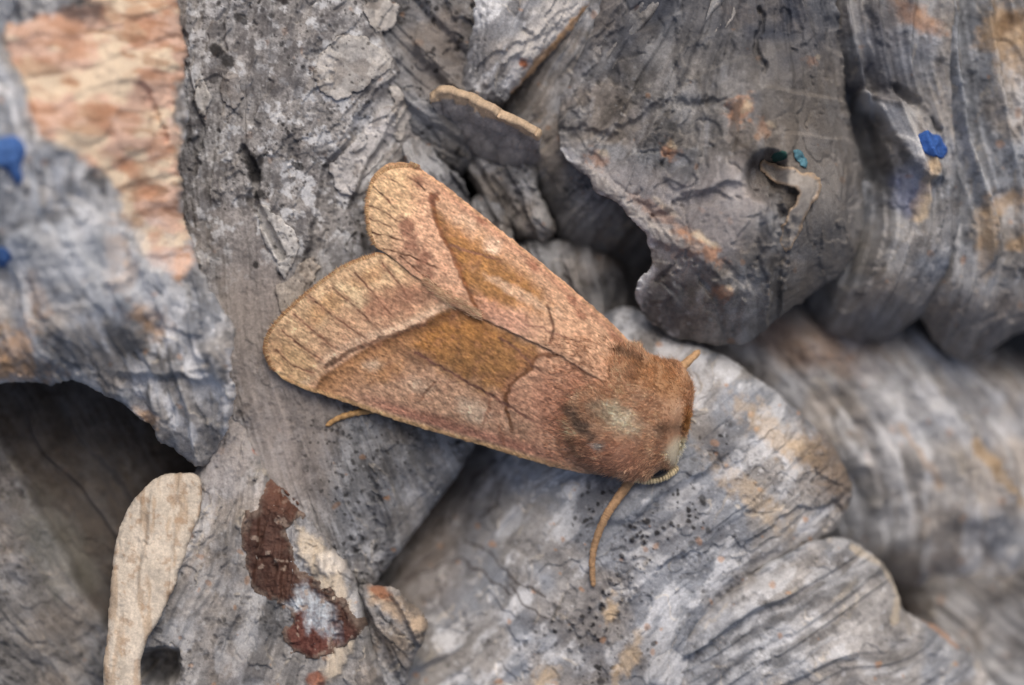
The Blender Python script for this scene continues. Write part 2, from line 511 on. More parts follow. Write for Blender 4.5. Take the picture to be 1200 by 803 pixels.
def c_relief():
    g = make_relief(FLOW_C, 10, big=7, flk=2.6, fib=1.3, grit=1.3, band=7, bandw=44, pits=3)
    def f(X, Y, d):
        z = g(X, Y, d)
        calm = area(X, Y, [(240, 240), (330, 250), (345, 330), (330, 420), (400, 470), (380, 600), (300, 560), (262, 420)], 25, 12, 11, 50)
        z = z * (1 - .6 * calm)
        # diagonal step where the upper layers peel away, upper right
        for P, a in (([(520, 60), (470, 80), (440, 105), (415, 150), (380, 200), (368, 260), (352, 320), (400, 360), (520, 400)], 13), ([(560, 120), (475, 110), (462, 140), (430, 190), (410, 240), (430, 300), (560, 300)], 11)):
            z = z - a * area(X, Y, P, 2.0, 7, int(a), 24)
        # dark tear
        z = z - 16 * line(X, Y, [(285, 178), (300, 205), (296, 235), (318, 275), (330, 300)], 7, 3, 31)
        z = z - 9 * line(X, Y, [(215, 40), (222, 110), (235, 150), (226, 200)], 6, 3, 32)
        z = z - 6 * line(X, Y, [(262, 60), (258, 30), (268, 0)], 5, 3, 33)
        return z
    return f
C = Sheet([(120, -220), (150, 0), (165, 60), (175, 130), (180, 200), (200, 300), (216, 380), (225, 480), (245, 570), (300, 640), (370, 690), (410, 700), (434, 694), (450, 675), (480, 633), (512, 592), (547, 540), (590, 480), (610, 400), (570, 300), (535, 215), (500, 150), (474, 90), (440, 30), (425, -40), (400, -220)],
          [(200, -200, 0), (300, -200, 0), (390, -200, -15), (222, 100, -12), (300, 100, 2), (400, 100, 2), (455, 90, -14), (255, 300, -18), (320, 300, -6), (400, 250, -8), (480, 200, -28), (520, 230, -50), (285, 500, -22), (335, 450, -14), (400, 480, -22), (450, 400, -32), (500, 400, -38), (450, 560, -26), (515, 570, -72), (400, 600, -22), (430, 665, -44), (570, 450, -60), (480, 620, -66)],
          step=1.25, rag=4, ragscale=22, edge=16, drop=16, relief=c_relief(), skirt=((4, 12), (22, 40), (60, 120)), zref=-10, seed=10,
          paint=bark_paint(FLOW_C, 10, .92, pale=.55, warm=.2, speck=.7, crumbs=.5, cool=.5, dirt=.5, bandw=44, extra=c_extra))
C_o = C.build('bark_ridge'); tag(C_o, 'long speckled grey bark ridge under the moth\'s wing tips', 'bark', GRP)

def chip_paint(c, sd_):
    def f(X, Y, d, z):
        b = np.broadcast_to(c, X.shape + (3,)) * (1 + .8 * (fbm(X / 14, Y / 14, 5, sd_, .6) - .5) + .5 * (fbm(X / 3.5, Y / 3.5, 3, sd_ + 1) - .5))[..., None]
        b = mix(b, BLACK, specks(X, Y, 6, sd_ + 2, .72) * .7)
        return mix(b, lin(120, 112, 106), ss(.52, .64, fbm(X / 20, Y / 20, 4, sd_ + 3)) * .5)
    return f
for k, (P, c) in enumerate((
        ([(384, 198), (400, 180), (425, 150), (452, 118), (468, 140), (455, 168), (430, 200), (412, 232), (398, 225)], lin(186, 184, 184)),
        ([(296, 238), (318, 246), (340, 262), (352, 290), (346, 312), (330, 332), (322, 300), (306, 272)], lin(190, 188, 186)),
        ([(450, 92), (470, 106), (488, 125), (480, 142), (466, 166), (456, 150), (462, 128)], lin(178, 174, 170)),
        ([(374, 66), (405, 40), (440, 48), (466, 72), (432, 100), (405, 120), (382, 114), (368, 90)], lin(182, 179, 176)),
        ([(322, 338), (345, 322), (362, 298), (374, 318), (352, 350), (330, 374)], lin(168, 160, 152)),
        ([(425, 8), (452, -14), (470, 10), (456, 34), (436, 38)], lin(176, 172, 168)),
        ([(258, 96), (276, 84), (288, 104), (280, 128), (264, 122)], lin(170, 168, 168)),
        ([(228, 96), (240, 90), (246, 118), (240, 140), (230, 132)], lin(184, 182, 180)))):
    s_ = Sheet(P, conform(C, 5), step=1.25, rag=6, ragscale=13, edge=4, drop=1.5, skirt=((0, 8),), floor=None, zref=-10, seed=500 + k * 7, sm=1, paint=chip_paint(c, 510 + k * 9),
               relief=lambda X, Y, d: 3.0 * (fbm(X / 18, Y / 18, 3, 560) - .5))
    s_.build('flake', M_BARK, C_o)

# ---- B: pale roll the moth's head rests on
def b_extra(X, Y, d, z, b):
    # clusters of black crumbs
    wd, wi = worley(X / 9, Y / 9, 81)
    cl = np.zeros(X.shape)
    for cx, cy, rx, ry, a in ((700, 720, 75, 34, -38), (760, 640, 60, 35, -50), (640, 735, 40, 12, 20), (840, 520, 30, 20, 60), (720, 780, 60, 20, -30), (690, 600, 60, 16, -60), (480, 745, 22, 10, 20), (800, 590, 60, 25, 40)):
        cl = np.maximum(cl, blob(X, Y, cx, cy, rx, ry, a, .7, int(cx), 26, .6))
    b = mix(b, lin(70, 68, 72), cl * .45 * (.5 + fbm(X / 7, Y / 7, 3, 82)))
    b = mix(b, BLACK, cl * np.maximum(specks(X, Y, 9, 81, .45), specks(X, Y, 15, 84, .6)) * .9)
    # tan and yellowish stains on the crest
    for cx, cy, rx, ry, a, s in ((905, 505, 55, 15, 42, .55), (945, 530, 22, 14, 20, .8), (880, 580, 60, 14, 40, .5), (640, 795, 14, 12, 0, .8), (735, 770, 26, 10, -60, .7), (716, 712, 8, 14, 0, .9)):
        b = mix(b, lin(198, 176, 148), blob(X, Y, cx, cy, rx, ry, a, .9, int(cy), 9, .6) * s)
    # brown crust at the right end
    m = blob(X, Y, 985, 545, 34, 60, -35, .6, 85, 18, .5)
    wd, wi = worley(X / 11, Y / 11, 86)
    b = mix(b, lin(116, 100, 84) * (.6 + .9 * fbm(X / 6, Y / 6, 3, 87))[..., None], m * .8)
    m = area(X, Y, [(430, 640), (520, 500), (580, 480), (560, 560), (545, 640), (520, 720), (450, 760)], 40, 12, 88, 40)
    b = mix(b, lin(132, 120, 112), m * .55)
    for P in ([(545, 640), (575, 655), (600, 680), (640, 700)], [(560, 612), (580, 600), (585, 580)], [(600, 690), (620, 715), (640, 725)], [(470, 690), (540, 660), (600, 700)], [(520, 620), (560, 560), (600, 530)]):
        b = mix(b, lin(70, 62, 60), line(X, Y, P, 2.4, 2.5, int(P[0][0])) * .7)
    return b
def b_relief():
    g = make_relief(FLOW_B, 20, big=8, flk=1.8, fib=.8, grit=.8, band=7, bandw=64, fs=1.5, pits=1.5)
    def f(X, Y, d):
        z = g(X, Y, d)
        wd, wi = worley(X / 9, Y / 9, 81)
        for cx, cy, rx, ry, a in ((700, 720, 75, 34, -38), (760, 640, 60, 35, -50), (985, 545, 34, 60, -35)):
            z = z + 3.5 * blob(X, Y, cx, cy, rx, ry, a, .7, int(cx), 26, .6) * ss(.45, .2, wd) * wi
        z = z - 7 * area(X, Y, [(870, 640), (930, 600), (985, 590), (1010, 640), (880, 700)], 2.5, 8, 25, 18)
        return z
    return f
B = Sheet([(430, 980), (440, 700), (430, 640), (500, 480), (600, 430), (700, 370), (740, 352), (790, 392), (845, 410), (900, 450), (950, 490), (985, 520), (1006, 565), (1004, 596), (985, 628), (940, 655), (890, 683), (850, 705), (815, 760), (800, 980)],
          [(450, 700, -170), (460, 640, -190), (520, 540, -230), (540, 620, -150), (600, 520, -100), (640, 640, -42), (720, 600, -24), (700, 720, -24), (760, 480, -42), (830, 500, -24), (845, 440, -36), (780, 400, -50), (900, 540, -26), (990, 580, -58), (950, 640, -48), (850, 680, -28), (740, 790, -24), (600, 780, -44), (500, 770, -110), (920, 490, -44), (700, 950, -40), (460, 950, -110)],
          step=1.3, rag=5, ragscale=26, edge=30, drop=34, relief=b_relief(), zref=-30, seed=20, edge_col=G_PALE,
          paint=bark_paint(FLOW_B, 20, 1.36, pale=.85, warm=.05, speck=.35, crumbs=.5, fs=1.5, cool=.8, dirt=.3, bandw=64, extra=b_extra, contrast=.62))
o = B.build('bark_roll'); tag(o, 'pale grey bark roll under the moth\'s head and antenna', 'bark', GRP)

# ---- B2: ledge beside the pale roll
def b2_extra(X, Y, d, z, b):
    b = mix(b, CREAM, line(X, Y, [(1000, 642), (1042, 668), (1060, 700), (1050, 730)], 7, 2, 91) * .45)
    b = mix(b, ORANGE, line(X, Y, [(1085, 725), (1110, 745), (1130, 765)], 6, 3, 92) * .6)
    for P in ([(860, 755), (960, 700), (1040, 665)], [(905, 770), (1000, 715)]):
        b = mix(b, lin(70, 70, 72), line(X, Y, P, 10, 4, 93) * .55)
    return b
B2 = Sheet([(780, 740), (850, 690), (930, 640), (985, 628), (1012, 640), (1046, 668), (1064, 702), (1062, 722), (1110, 742), (1150, 772), (1180, 806), (1260, 980), (760, 980)],
           [(790, 760, -36), (880, 700, -40), (980, 645, -48), (1045, 690, -78), (990, 740, -44), (1080, 770, -80), (1170, 810, -125), (900, 800, -34), (880, 950, -50), (1240, 960, -150)],
           step=1.7, rag=4, ragscale=24, edge=22, drop=26, relief=make_relief(FLOW_B2, 26, big=8, flk=1.6, fib=1.0, grit=1.2, band=8, bandw=44), zref=-50, seed=26,
           paint=bark_paint(FLOW_B2, 26, 1.2, pale=.7, warm=.1, speck=.4, crumbs=.5, cool=.6, dirt=.4, bandw=44, extra=b2_extra))
o = B2.build('bark_ledge'); tag(o, 'banded pale grey bark ledge stepping out below the pale roll', 'bark', GRP)

# ---- MR: deep rolls on the right
def mr_extra(X, Y, d, z, b):
    b = mix(b, lin(178, 150, 112), line(X, Y, [(1140, 520), (1165, 550), (1195, 590)], 9, 3, 94) * .7)
    b = mix(b, lin(170, 140, 108), line(X, Y, [(1050, 500), (1085, 545), (1100, 570)], 7, 3, 95) * .5)
    b = mix(b, lin(150, 120, 98), blob(X, Y, 935, 400, 70, 30, 15, .4, 96, 40, .5) * .5)
    return b
MR = Sheet([(800, 380), (880, 345), (940, 320), (1010, 330), (1060, 350), (1110, 360), (1160, 380), (1230, 430), (1400, 520), (1400, 760), (1200, 760), (1120, 710), (1060, 690), (960, 640), (880, 520)],
           [(860, 430, -180), (920, 400, -170), (960, 430, -165), (1050, 440, -180), (1150, 470, -205), (1300, 560, -250), (940, 540, -200), (1050, 560, -170), (1150, 590, -195), (1060, 670, -230), (1180, 700, -240), (1380, 700, -270), (950, 340, -210), (1120, 380, -240)],
           step=2.6, rag=8, ragscale=40, edge=60, drop=60, relief=make_relief(FLOW_MR, 33, big=18, flk=3, fib=1, grit=3, band=24, bandw=76, fs=1.6), zref=-190, seed=33,
           paint=bark_paint(FLOW_MR, 33, 1.22, pale=.7, warm=.2, speck=.2, crumbs=.3, fs=1.6, cool=.5, dirt=.4, bandw=76, extra=mr_extra, contrast=.75))
o = MR.build('sunken_bark_roll'); tag(o, 'sunken bark roll with slanting bands right of the pale roll', 'bark', GRP)
LR = Sheet([(1030, 640), (1200, 660), (1450, 640), (1450, 1000), (1150, 1000), (1080, 760)],
           [(1060, 680, -250), (1200, 700, -220), (1300, 720, -240), (1420, 900, -260), (1180, 850, -250), (1120, 740, -230)],
           step=3, rag=8, ragscale=40, edge=40, drop=50, relief=make_relief(35, 37, big=16, fib=4, band=12, bandw=60), zref=-230, seed=37,
           paint=bark_paint(35, 37, .95, pale=.5, speck=.35, dirt=.6, bandw=60))
o = LR.build('deep_bark_sheet'); tag(o, 'deep grey bark sheet at the foot of the banded rolls', 'bark', GRP)

# ---- U2: inner layer under the torn edge
U2 = Sheet([(565, 150), (580, 100), (620, 40), (700, -20), (740, -220), (860, -220), (860, 300), (830, 420), (740, 420), (690, 370), (660, 300), (640, 250), (618, 190)],
           [(600, 130, -95), (640, 90, -60), (700, 10, -30), (760, -20, -6), (640, 200, -62), (690, 210, -44), (700, 262, -84), (735, 300, -210), (720, 350, -240), (680, 300, -170), (800, -200, 0), (840, 300, -90), (800, 400, -150)],
           step=1.7, rag=3, ragscale=24, edge=26, drop=34, relief=make_relief(-55, 40, big=8, flk=2, fib=2, grit=1.4, band=9, bandw=34), zref=-50, seed=40,
           paint=bark_paint(-55, 40, .88, pale=.5, warm=.3, speck=.35, cool=.45, dirt=.45, bandw=34))
o = U2.build('inner_bark_layer'); tag(o, 'grey brown inner bark layer showing below the torn sheet edge', 'bark', GRP)

# ---- UR: big upper right roll with torn edge
def ur_extra(X, Y, d, z, b):
    b = mix(b, lin(112, 106, 100), area(X, Y, [(880, 60), (980, 40), (1040, 200), (1020, 320), (900, 420), (880, 380), (940, 300), (900, 190)], 30, 14, 101, 50) * .6)
    dk = area(X, Y, [(640, -150), (1000, -150), (1000, 60), (930, 90), (840, 60), (780, 40), (720, 70)], 35, 24, 102, 40)
    b = mix(b, lin(66, 70, 80), dk * .75 * (.3 + 1.2 * fbm(X / 20, Y / 20, 4, 103)))
    b = mix(b, G_PALE, ss(14, 2, d) * ss(.42, .55, fbm(X / 25, Y / 25, 3, 104)) * (Y > 170) * (X < 800) * .9)
    pl = area(X, Y, [(665, 180), (720, 190), (800, 210), (860, 190), (890, 240), (850, 300), (800, 330), (760, 280), (720, 235)], 20, 16, 105, 26)
    b = mix(b, lin(178, 172, 172), pl * .5)
    for cx, cy, rx, ry, s in ((862, 135, 11, 14, .9), (780, 178, 10, 8, .7), (700, 185, 12, 8, .6), (815, 290, 26, 9, .85), (770, 250, 30, 8, .4), (845, 345, 10, 7, .7), (950, 75, 6, 6, .4), (890, 155, 10, 8, .4)):
        b = mix(b, lin(176, 130, 98), blob(X, Y, cx, cy, rx, ry, 35, 1.1, int(cx), 7, .6) * s * .8)
        b = mix(b, lin(214, 196, 168), blob(X, Y, cx + 8, cy - 6, rx * .6, ry * .5, 35, .9, int(cx) + 1, 9, .5) * s * .7)
    b = mix(b, lin(186, 180, 174), line(X, Y, [(690, 205), (720, 232), (765, 272), (815, 293)], 9, 3, 107) * .55)
    b = mix(b, lin(82, 76, 72), line(X, Y, [(860, 125), (856, 160), (870, 185)], 5, 3, 106) * .7)
    return b
def ur_relief():
    g = make_relief(FLOW_UR, 45, big=12, flk=2.6, fib=1.4, grit=1.4, band=9, bandw=44, fs=1.5, pits=2, wrinkle=4)
    def f(X, Y, d):
        z = g(X, Y, d)
        r = np.hypot(X - 960, Y - 330)
        wv = r / 46 + 1.2 * (fbm(X / 120, Y / 120, 3, 46) - .5)
        fr = wv - np.floor(wv)
        z = z + 7 * fr ** 1.5 * (1 - ss(.9, 1, fr)) * ss(120, 200, r)
        z = z - 50 * blob(X, Y, 893, 208, 20, 24, 20, .3, 47, 30, .4)
        z = z - 12 * line(X, Y, [(905, 235), (915, 290), (908, 340), (915, 400)], 10, 3, 48)
        z = z - 12 * line(X, Y, [(975, -20), (985, 60), (1000, 120)], 12, 3, 49)
        z = z - 8 * area(X, Y, [(760, 250), (830, 225), (890, 235), (900, 420), (740, 420)], 3, 14, 50, 26)
        z = z - 9 * line(X, Y, [(890, 20), (885, 60), (892, 85)], 6, 4, 51)
        z = z + 11 * line(X, Y, [(690, 205), (720, 232), (765, 272), (815, 293), (850, 345)], 15, 3, 53) - 9 * line(X, Y, [(800, 240), (850, 226), (895, 232)], 9, 3, 54) + 10 * line(X, Y, [(905, 250), (900, 300), (885, 345), (880, 400)], 20, 3, 55) - 8 * line(X, Y, [(660, 150), (720, 160), (790, 120), (850, 130)], 9, 4, 56)
        z = z - 7 * line(X, Y, [(775, 330), (800, 300), (840, 345), (860, 400)], 6, 5, 52)
        return z
    return f
UR = Sheet([(745, -220), (712, 0), (680, 60), (655, 120), (655, 165), (668, 190), (690, 205), (700, 224), (722, 234), (738, 258), (762, 286), (766, 315), (745, 335), (748, 360), (772, 385), (800, 397), (850, 406), (878, 405), (905, 382), (945, 352), (992, 322), (1022, 290), (1032, 240), (1024, 190), (1008, 150), (1000, 100), (985, 20), (965, -220)],
           [(760, -200, 0), (850, -200, 10), (950, -200, -10), (668, 120, -24), (690, 60, -14), (740, 60, 10), (760, 200, 22), (675, 185, -18), (700, 215, 2), (850, 150, 56), (930, 90, 40), (1000, 130, -50), (900, 280, 58), (970, 250, 20), (1030, 240, -110), (750, 270, 12), (765, 300, 8), (830, 345, 26), (870, 402, -50), (820, 395, -40), (945, 345, -50), (768, 372, -36), (1012, 305, -100), (900, 350, 10), (1000, 60, -30)],
           step=1.5, rag=5, ragscale=18, edge=9, drop=5, relief=ur_relief(), sm=1, skirt=((0, 5), (20, 14), (50, 90)), zref=10, seed=45, edge_col=lin(190, 170, 140),
           paint=bark_paint(FLOW_UR, 45, .78, pale=.4, warm=.3, speck=.35, crumbs=.4, fs=1.5, cool=.5, dirt=.6, bandw=44, extra=ur_extra, rim=.05))
UR_o = UR.build('torn_bark_roll'); tag(UR_o, 'broad dark grey bark roll with a torn pale edge above the moth', 'bark', GRP)

# ---- R1, R2: right upper rolls
def r1_extra(X, Y, d, z, b):
    b = mix(b, G_PALE, line(X, Y, [(1012, 118), (1040, 135), (1058, 165), (1070, 180)], 11, 3, 111) * .8)
    b = mix(b, lin(200, 178, 146), line(X, Y, [(1085, 195), (1080, 230), (1072, 255)], 13, 4, 112) * .7)
    b = mix(b, lin(96, 112, 160), blob(X, Y, 1065, 225, 18, 30, 10, .6, 113, 14, .6) * .4)
    b = mix(b, lin(190, 140, 98), blob(X, Y, 1070, 25, 28, 12, 35, .9, 114, 14, .6) * .6)
    b = mix(b, lin(74, 76, 88), blob(X, Y, 1030, 60, 50, 60, 0, .6, 115, 20, .5) * .45)
    b = mix(b, lin(120, 110, 102), area(X, Y, [(980, 340), (1030, 320), (1110, 330), (1110, 420), (980, 420)], 18, 8, 116, 30) * .55)
    return b
def r1_relief():
    g = make_relief(FLOW_R1, 55, big=12, flk=3, fib=2, grit=1.6, band=16, bandw=40, fs=1.4)
    def f(X, Y, d):
        z = g(X, Y, d)
        z = z + 26 * area(X, Y, [(1005, 108), (1050, 118), (1085, 155), (1100, 210), (1080, 215), (1055, 185), (1035, 140)], 4, 5, 56, 20)
        z = z - 14 * line(X, Y, [(1045, 105), (1075, 125), (1095, 155)], 7, 3, 57)
        z = z - 60 * blob(X, Y, 1020, 165, 16, 46, -18, .2, 58, 30, .5)
        return z
    return f
R1 = Sheet([(915, -220), (930, 0), (950, 100), (955, 180), (960, 230), (960, 290), (950, 340), (968, 372), (985, 392), (1020, 398), (1060, 396), (1092, 372), (1112, 330), (1130, 270), (1130, 150), (1120, 0), (1110, -220)],
           [(980, -200, -40), (1100, -200, -50), (1010, 60, -40), (1070, 60, -36), (1040, 180, -70), (1090, 190, -44), (1050, 280, -40), (1020, 350, -80), (1080, 340, -80), (1050, 394, -150), (990, 385, -150), (985, 200, -150), (995, 280, -165), (975, 120, -110), (965, 350, -170), (1050, 350, -64), (1120, 200, -66)],
           step=2.0, rag=5, ragscale=24, edge=16, drop=16, relief=r1_relief(), zref=-60, seed=55,
           paint=bark_paint(FLOW_R1, 55, .95, pale=.55, warm=.2, speck=.3, crumbs=.4, cool=.7, dirt=.55, bandw=40, extra=r1_extra))
R1_o = R1.build('folded_bark_roll'); tag(R1_o, 'folded grey bark roll with a pale lip and blue fleck', 'bark', GRP)
def r2_extra(X, Y, d, z, b):
    for cx, cy, rx, ry, a, s in ((1180, 235, 30, 10, -20, .7), (1150, 285, 10, 40, 0, .6), (1195, 285, 16, 9, -20, .8), (1175, 40, 30, 22, -30, .8), (1190, 75, 22, 20, 0, .6)):
        b = mix(b, lin(184, 156, 122), blob(X, Y, cx, cy, rx, ry, a, 1.0, int(cx + cy), 10, .7) * s * .85)
    b = mix(b, lin(110, 88, 66), blob(X, Y, 1175, 30, 20, 9, -30, .6, 117, 12, .5) * .8)
    b = mix(b, lin(122, 112, 104), area(X, Y, [(1090, 350), (1200, 340), (1300, 380), (1300, 460), (1090, 440)], 20, 8, 118, 30) * .6)
    return b
R2 = Sheet([(1050, -220), (1055, 0), (1060, 150), (1065, 260), (1060, 340), (1095, 380), (1128, 420), (1150, 426), (1180, 405), (1215, 385), (1300, 400), (1450, 420), (1450, -220)],
           [(1095, -200, -70), (1300, -200, -80), (1110, 60, -76), (1160, 60, -50), (1180, 160, -56), (1110, 250, -86), (1160, 280, -56), (1140, 420, -170), (1150, 360, -84), (1240, 200, -70), (1220, 360, -130), (1400, 100, -110), (1400, 380, -150)],
           step=2.2, rag=6, ragscale=24, edge=18, drop=20, relief=make_relief(FLOW_R2, 65, big=14, flk=3, fib=2, grit=1.8, band=24, bandw=50, fs=1.4), zref=-80, seed=65,
           paint=bark_paint(FLOW_R2, 65, .98, pale=.6, warm=.2, speck=.3, crumbs=.4, cool=.8, dirt=.5, bandw=50, extra=r2_extra))
o = R2.build('furrowed_bark_roll'); tag(o, 'furrowed grey bark roll with tan patches beyond the folded roll', 'bark', GRP)

# ---- L: near lump with bare orange wood
TAN_A = lin(214, 182, 164); TAN_B = lin(194, 156, 134)
TAN_P = [(10, 28), (60, 25), (100, 0), (100, -40), (200, -60), (206, 20), (214, 60), (204, 90), (200, 130), (204, 190), (212, 260), (222, 305), (205, 325), (165, 300), (140, 255), (130, 210), (95, 180), (50, 165), (40, 110), (15, 60)]
def l_extra(X, Y, d, z, b):
    m = area(X, Y, TAN_P, 5, 15, 121, 26)
    n = fbm(X / 26, Y / 13, 5, 122, .6)
    t = mix(np.broadcast_to(TAN_A, X.shape + (3,)), TAN_B, ss(.42, .7, n))
    t = mix(t, lin(224, 208, 184), ss(.48, .62, fbm(X / 46, Y / 34, 4, 123)) * .85)
    t = mix(t, lin(176, 128, 98), ss(.54, .68, fbm(X / 40, Y / 22, 4, 130)) * .6)
    t = mix(t, lin(160, 120, 94), ss(.58, .68, fbm(X / 30, Y / 9, 4, 124)) * .6)
    b = mix(b, t, m)
    for cx, cy, rx, ry, a in ((135, 300, 10, 30, 0), (170, 375, 20, 14, 40), (45, 350, 9, 26, -10), (10, 410, 22, 30, 20), (150, 320, 8, 20, 10), (5, 435, 40, 14, 0), (160, 495, 18, 8, 30)):
        b = mix(b, lin(188, 150, 112), blob(X, Y, cx, cy, rx, ry, a, 1.0, int(cx + cy), 10, .7) * .65)
    b = mix(b, lin(196, 202, 210), blob(X, Y, 95, 310, 85, 55, 10, .8, 125, 16, .6) * .6)
    b = mix(b, lin(190, 196, 204), line(X, Y, [(45, 205), (50, 240), (62, 270)], 6, 2, 126) * .8)
    b = mix(b, lin(66, 68, 74), blob(X, Y, 90, 10, 32, 15, 10, .5, 127, 14, .4) * .7)
    b = mix(b, lin(84, 84, 88), line(X, Y, [(0, 280), (40, 262), (90, 250)], 9, 4, 128) * .5)
    b = mix(b, lin(100, 94, 88), blob(X, Y, 110, 425, 48, 30, 20, .5, 129, 24, .5) * .4)
    return b
def l_relief():
    g = make_relief(FLOW_L, 70, big=26, flk=3.5, fib=2, grit=2.6, band=12, bandw=52, fs=1.2)
    def f(X, Y, d):
        m = area(X, Y, TAN_P, 4, 9, 121, 22)
        z = g(X, Y, d) * (1 - .75 * m)
        u, v = rot(X, Y, -22)
        wv = v / 38 + 1.2 * (fbm(X / 60, Y / 60, 3, 71) - .5); fr = wv - np.floor(wv)
        z = z + m * (-5 + 26 * (fbm(X / 54, Y / 40, 5, 72, .48) - .5) + 5 * fr * (1 - ss(.8, 1, fr)))
        z = z - 10 * line(X, Y, [(165, 100), (175, 130), (185, 160)], 8, 3, 73)
        z = z - 16 * area(X, Y, [(130, 440), (262, 446), (280, 470), (230, 570), (160, 520)], 4, 8, 74, 20)
        return z
    return f
L = Sheet([(-260, -240), (150, -240), (192, -60), (198, 0), (214, 60), (206, 110), (214, 142), (202, 200), (213, 290), (236, 332), (262, 368), (269, 400), (257, 438), (267, 456), (256, 500), (238, 530), (227, 556), (203, 552), (168, 514), (128, 478), (70, 446), (30, 452), (-40, 450), (-260, 455)],
          [(-240, -200, 140), (100, -200, 186), (170, -150, 108), (0, 100, 183), (100, 150, 198), (185, 150, 130), (200, 280, 102), (100, 300, 174), (0, 300, 174), (245, 400, 90), (150, 440, 84), (0, 435, 84), (230, 520, 40), (60, 380, 140), (-240, 300, 155), (190, 20, 124)],
          step=1.9, rag=7, ragscale=24, edge=16, drop=14, sm=1, relief=l_relief(), skirt=((2, 8), (20, 30), (46, 110)), zref=155, seed=70,
          paint=bark_paint(FLOW_L, 70, 1.22, pale=1.0, warm=.15, speck=.25, crumbs=.4, fs=1.2, cool=.8, dirt=.4, bandw=52, extra=l_extra))
L_o = L.build('bark_lump'); tag(L_o, 'grey bark lump with bare orange wood and bright blue flecks', 'bark', GRP)

# ---- D: dark sunken slab
def d_extra(X, Y, d, z, b):
    m = ss(-6, 6, (X - 0) * .86 - (Y - 500) * .5 + 12 * (fbm(X / 40, Y / 40, 3, 131) - .5))
    b = mix(b, lin(78, 68, 58) * (.5 + fbm(X / 9, Y / 9, 4, 132))[..., None], m * .75)
    b = mix(b, lin(120, 120, 112), blob(X, Y, 75, 640, 30, 60, -28, .6, 133, 18, .5) * .4)
    return b
def d_relief():
    g = make_relief(58, 75, big=12, flk=2, fib=2, grit=1.5, band=6)
    def f(X, Y, d):
        return g(X, Y, d) - 22 * ss(-5, 5, X * .86 - (Y - 500) * .5 + 12 * (fbm(X / 40, Y / 40, 3, 131) - .5))
    return f
D = Sheet([(-280, 380), (300, 380), (340, 560), (330, 1000), (-280, 1000)],
          [(-200, 420, -70), (100, 480, -80), (280, 480, -90), (300, 700, -110), (40, 620, -50), (10, 740, -44), (150, 760, -86), (-200, 900, -60), (250, 950, -110)],
          step=2.2, rag=0, edge=10, drop=10, relief=d_relief(), zref=-110, seed=75,
          paint=bark_paint(58, 75, .78, pale=.35, warm=.3, speck=.5, crumbs=.25, dirt=.6, extra=d_extra))
o = D.build('dark_bark_slab'); tag(o, 'dark sunken bark slab under the lump with orange wood', 'bark', GRP)

# ---- LB: lower left lump with rust coloured crust
def lb_extra(X, Y, d, z, b):
    u, v = rot(X, Y, 112)
    b = b * (1 + .5 * (fbm(u / 160, v / 13, 4, 141) - .5))[..., None]
    b = mix(b, lin(206, 192, 172), area(X, Y, [(345, 610), (380, 640), (405, 690), (420, 740), (400, 790), (370, 803), (400, 750), (385, 700), (350, 650)], 5, 8, 142, 12) * .75)
    b = mix(b, lin(222, 214, 204), blob(X, Y, 387, 662, 16, 13, 30, .4, 143, 14, .25) * .8)
    b = mix(b, lin(178, 172, 170), blob(X, Y, 265, 535, 26, 50, 20, .6, 144, 20, .5) * .6)
    b = mix(b, lin(150, 98, 78), blob(X, Y, 372, 795, 12, 9, 0, .4, 145, 10, .3) * .85)
    b = mix(b, lin(158, 84, 50), blob(X, Y, 302, 528, 8, 6, 0, .4, 146, 10, .3) * .7)
    b = mix(b, BLACK, line(X, Y, [(272, 470), (285, 500), (300, 515)], 6, 3, 147) * .5)
    return b
def lb_relief():
    g = make_relief(FLOW_LB, 80, big=8, flk=2.5, fib=1.6, grit=1.3, band=13, bandw=34)
    def f(X, Y, d):
        u, v = rot(X, Y, 112)
        z = g(X, Y, d)
        wv = v / 34 + .8 * (fbm(X / 110, Y / 110, 3, 81) - .5)
        z = z - 70 * blob(X, Y, 186, 782, 26, 20, 0, .3, 82, 20, .4)
        z = z + 8 * blob(X, Y, 387, 662, 16, 13, 30, .4, 143, 14, .4) + 6 * area(X, Y, [(345, 610), (380, 640), (405, 690), (420, 740), (400, 790), (370, 803), (400, 750), (385, 700), (350, 650)], 5, 8, 142, 12)
        z = z - 10 * line(X, Y, [(330, 580), (370, 612), (400, 655)], 5, 3, 83)
        return z
    return f
LB = Sheet([(225, 560), (235, 520), (258, 470), (275, 478), (298, 515), (312, 555), (345, 583), (372, 618), (402, 650), (416, 690), (428, 705), (432, 745), (448, 790), (470, 980), (90, 980), (140, 760), (180, 640)],
           [(240, 560, -6), (265, 480, -16), (295, 550, -2), (335, 620, 6), (395, 665, 0), (420, 760, 2), (360, 740, 14), (280, 680, 6), (230, 760, 14), (200, 690, 22), (215, 600, 10), (300, 900, 10), (150, 880, 0), (440, 900, -10)],
           step=1.35, rag=4, ragscale=20, edge=22, drop=26, relief=lb_relief(), zref=5, seed=80,
           paint=bark_paint(FLOW_LB, 80, .95, pale=.55, warm=.3, speck=.4, crumbs=.4, dirt=.45, bandw=34, extra=lb_extra))
LB_o = LB.build('crusted_bark_lump'); tag(LB_o, 'creased grey bark lump carrying a rusty red brown crust', 'bark', GRP)

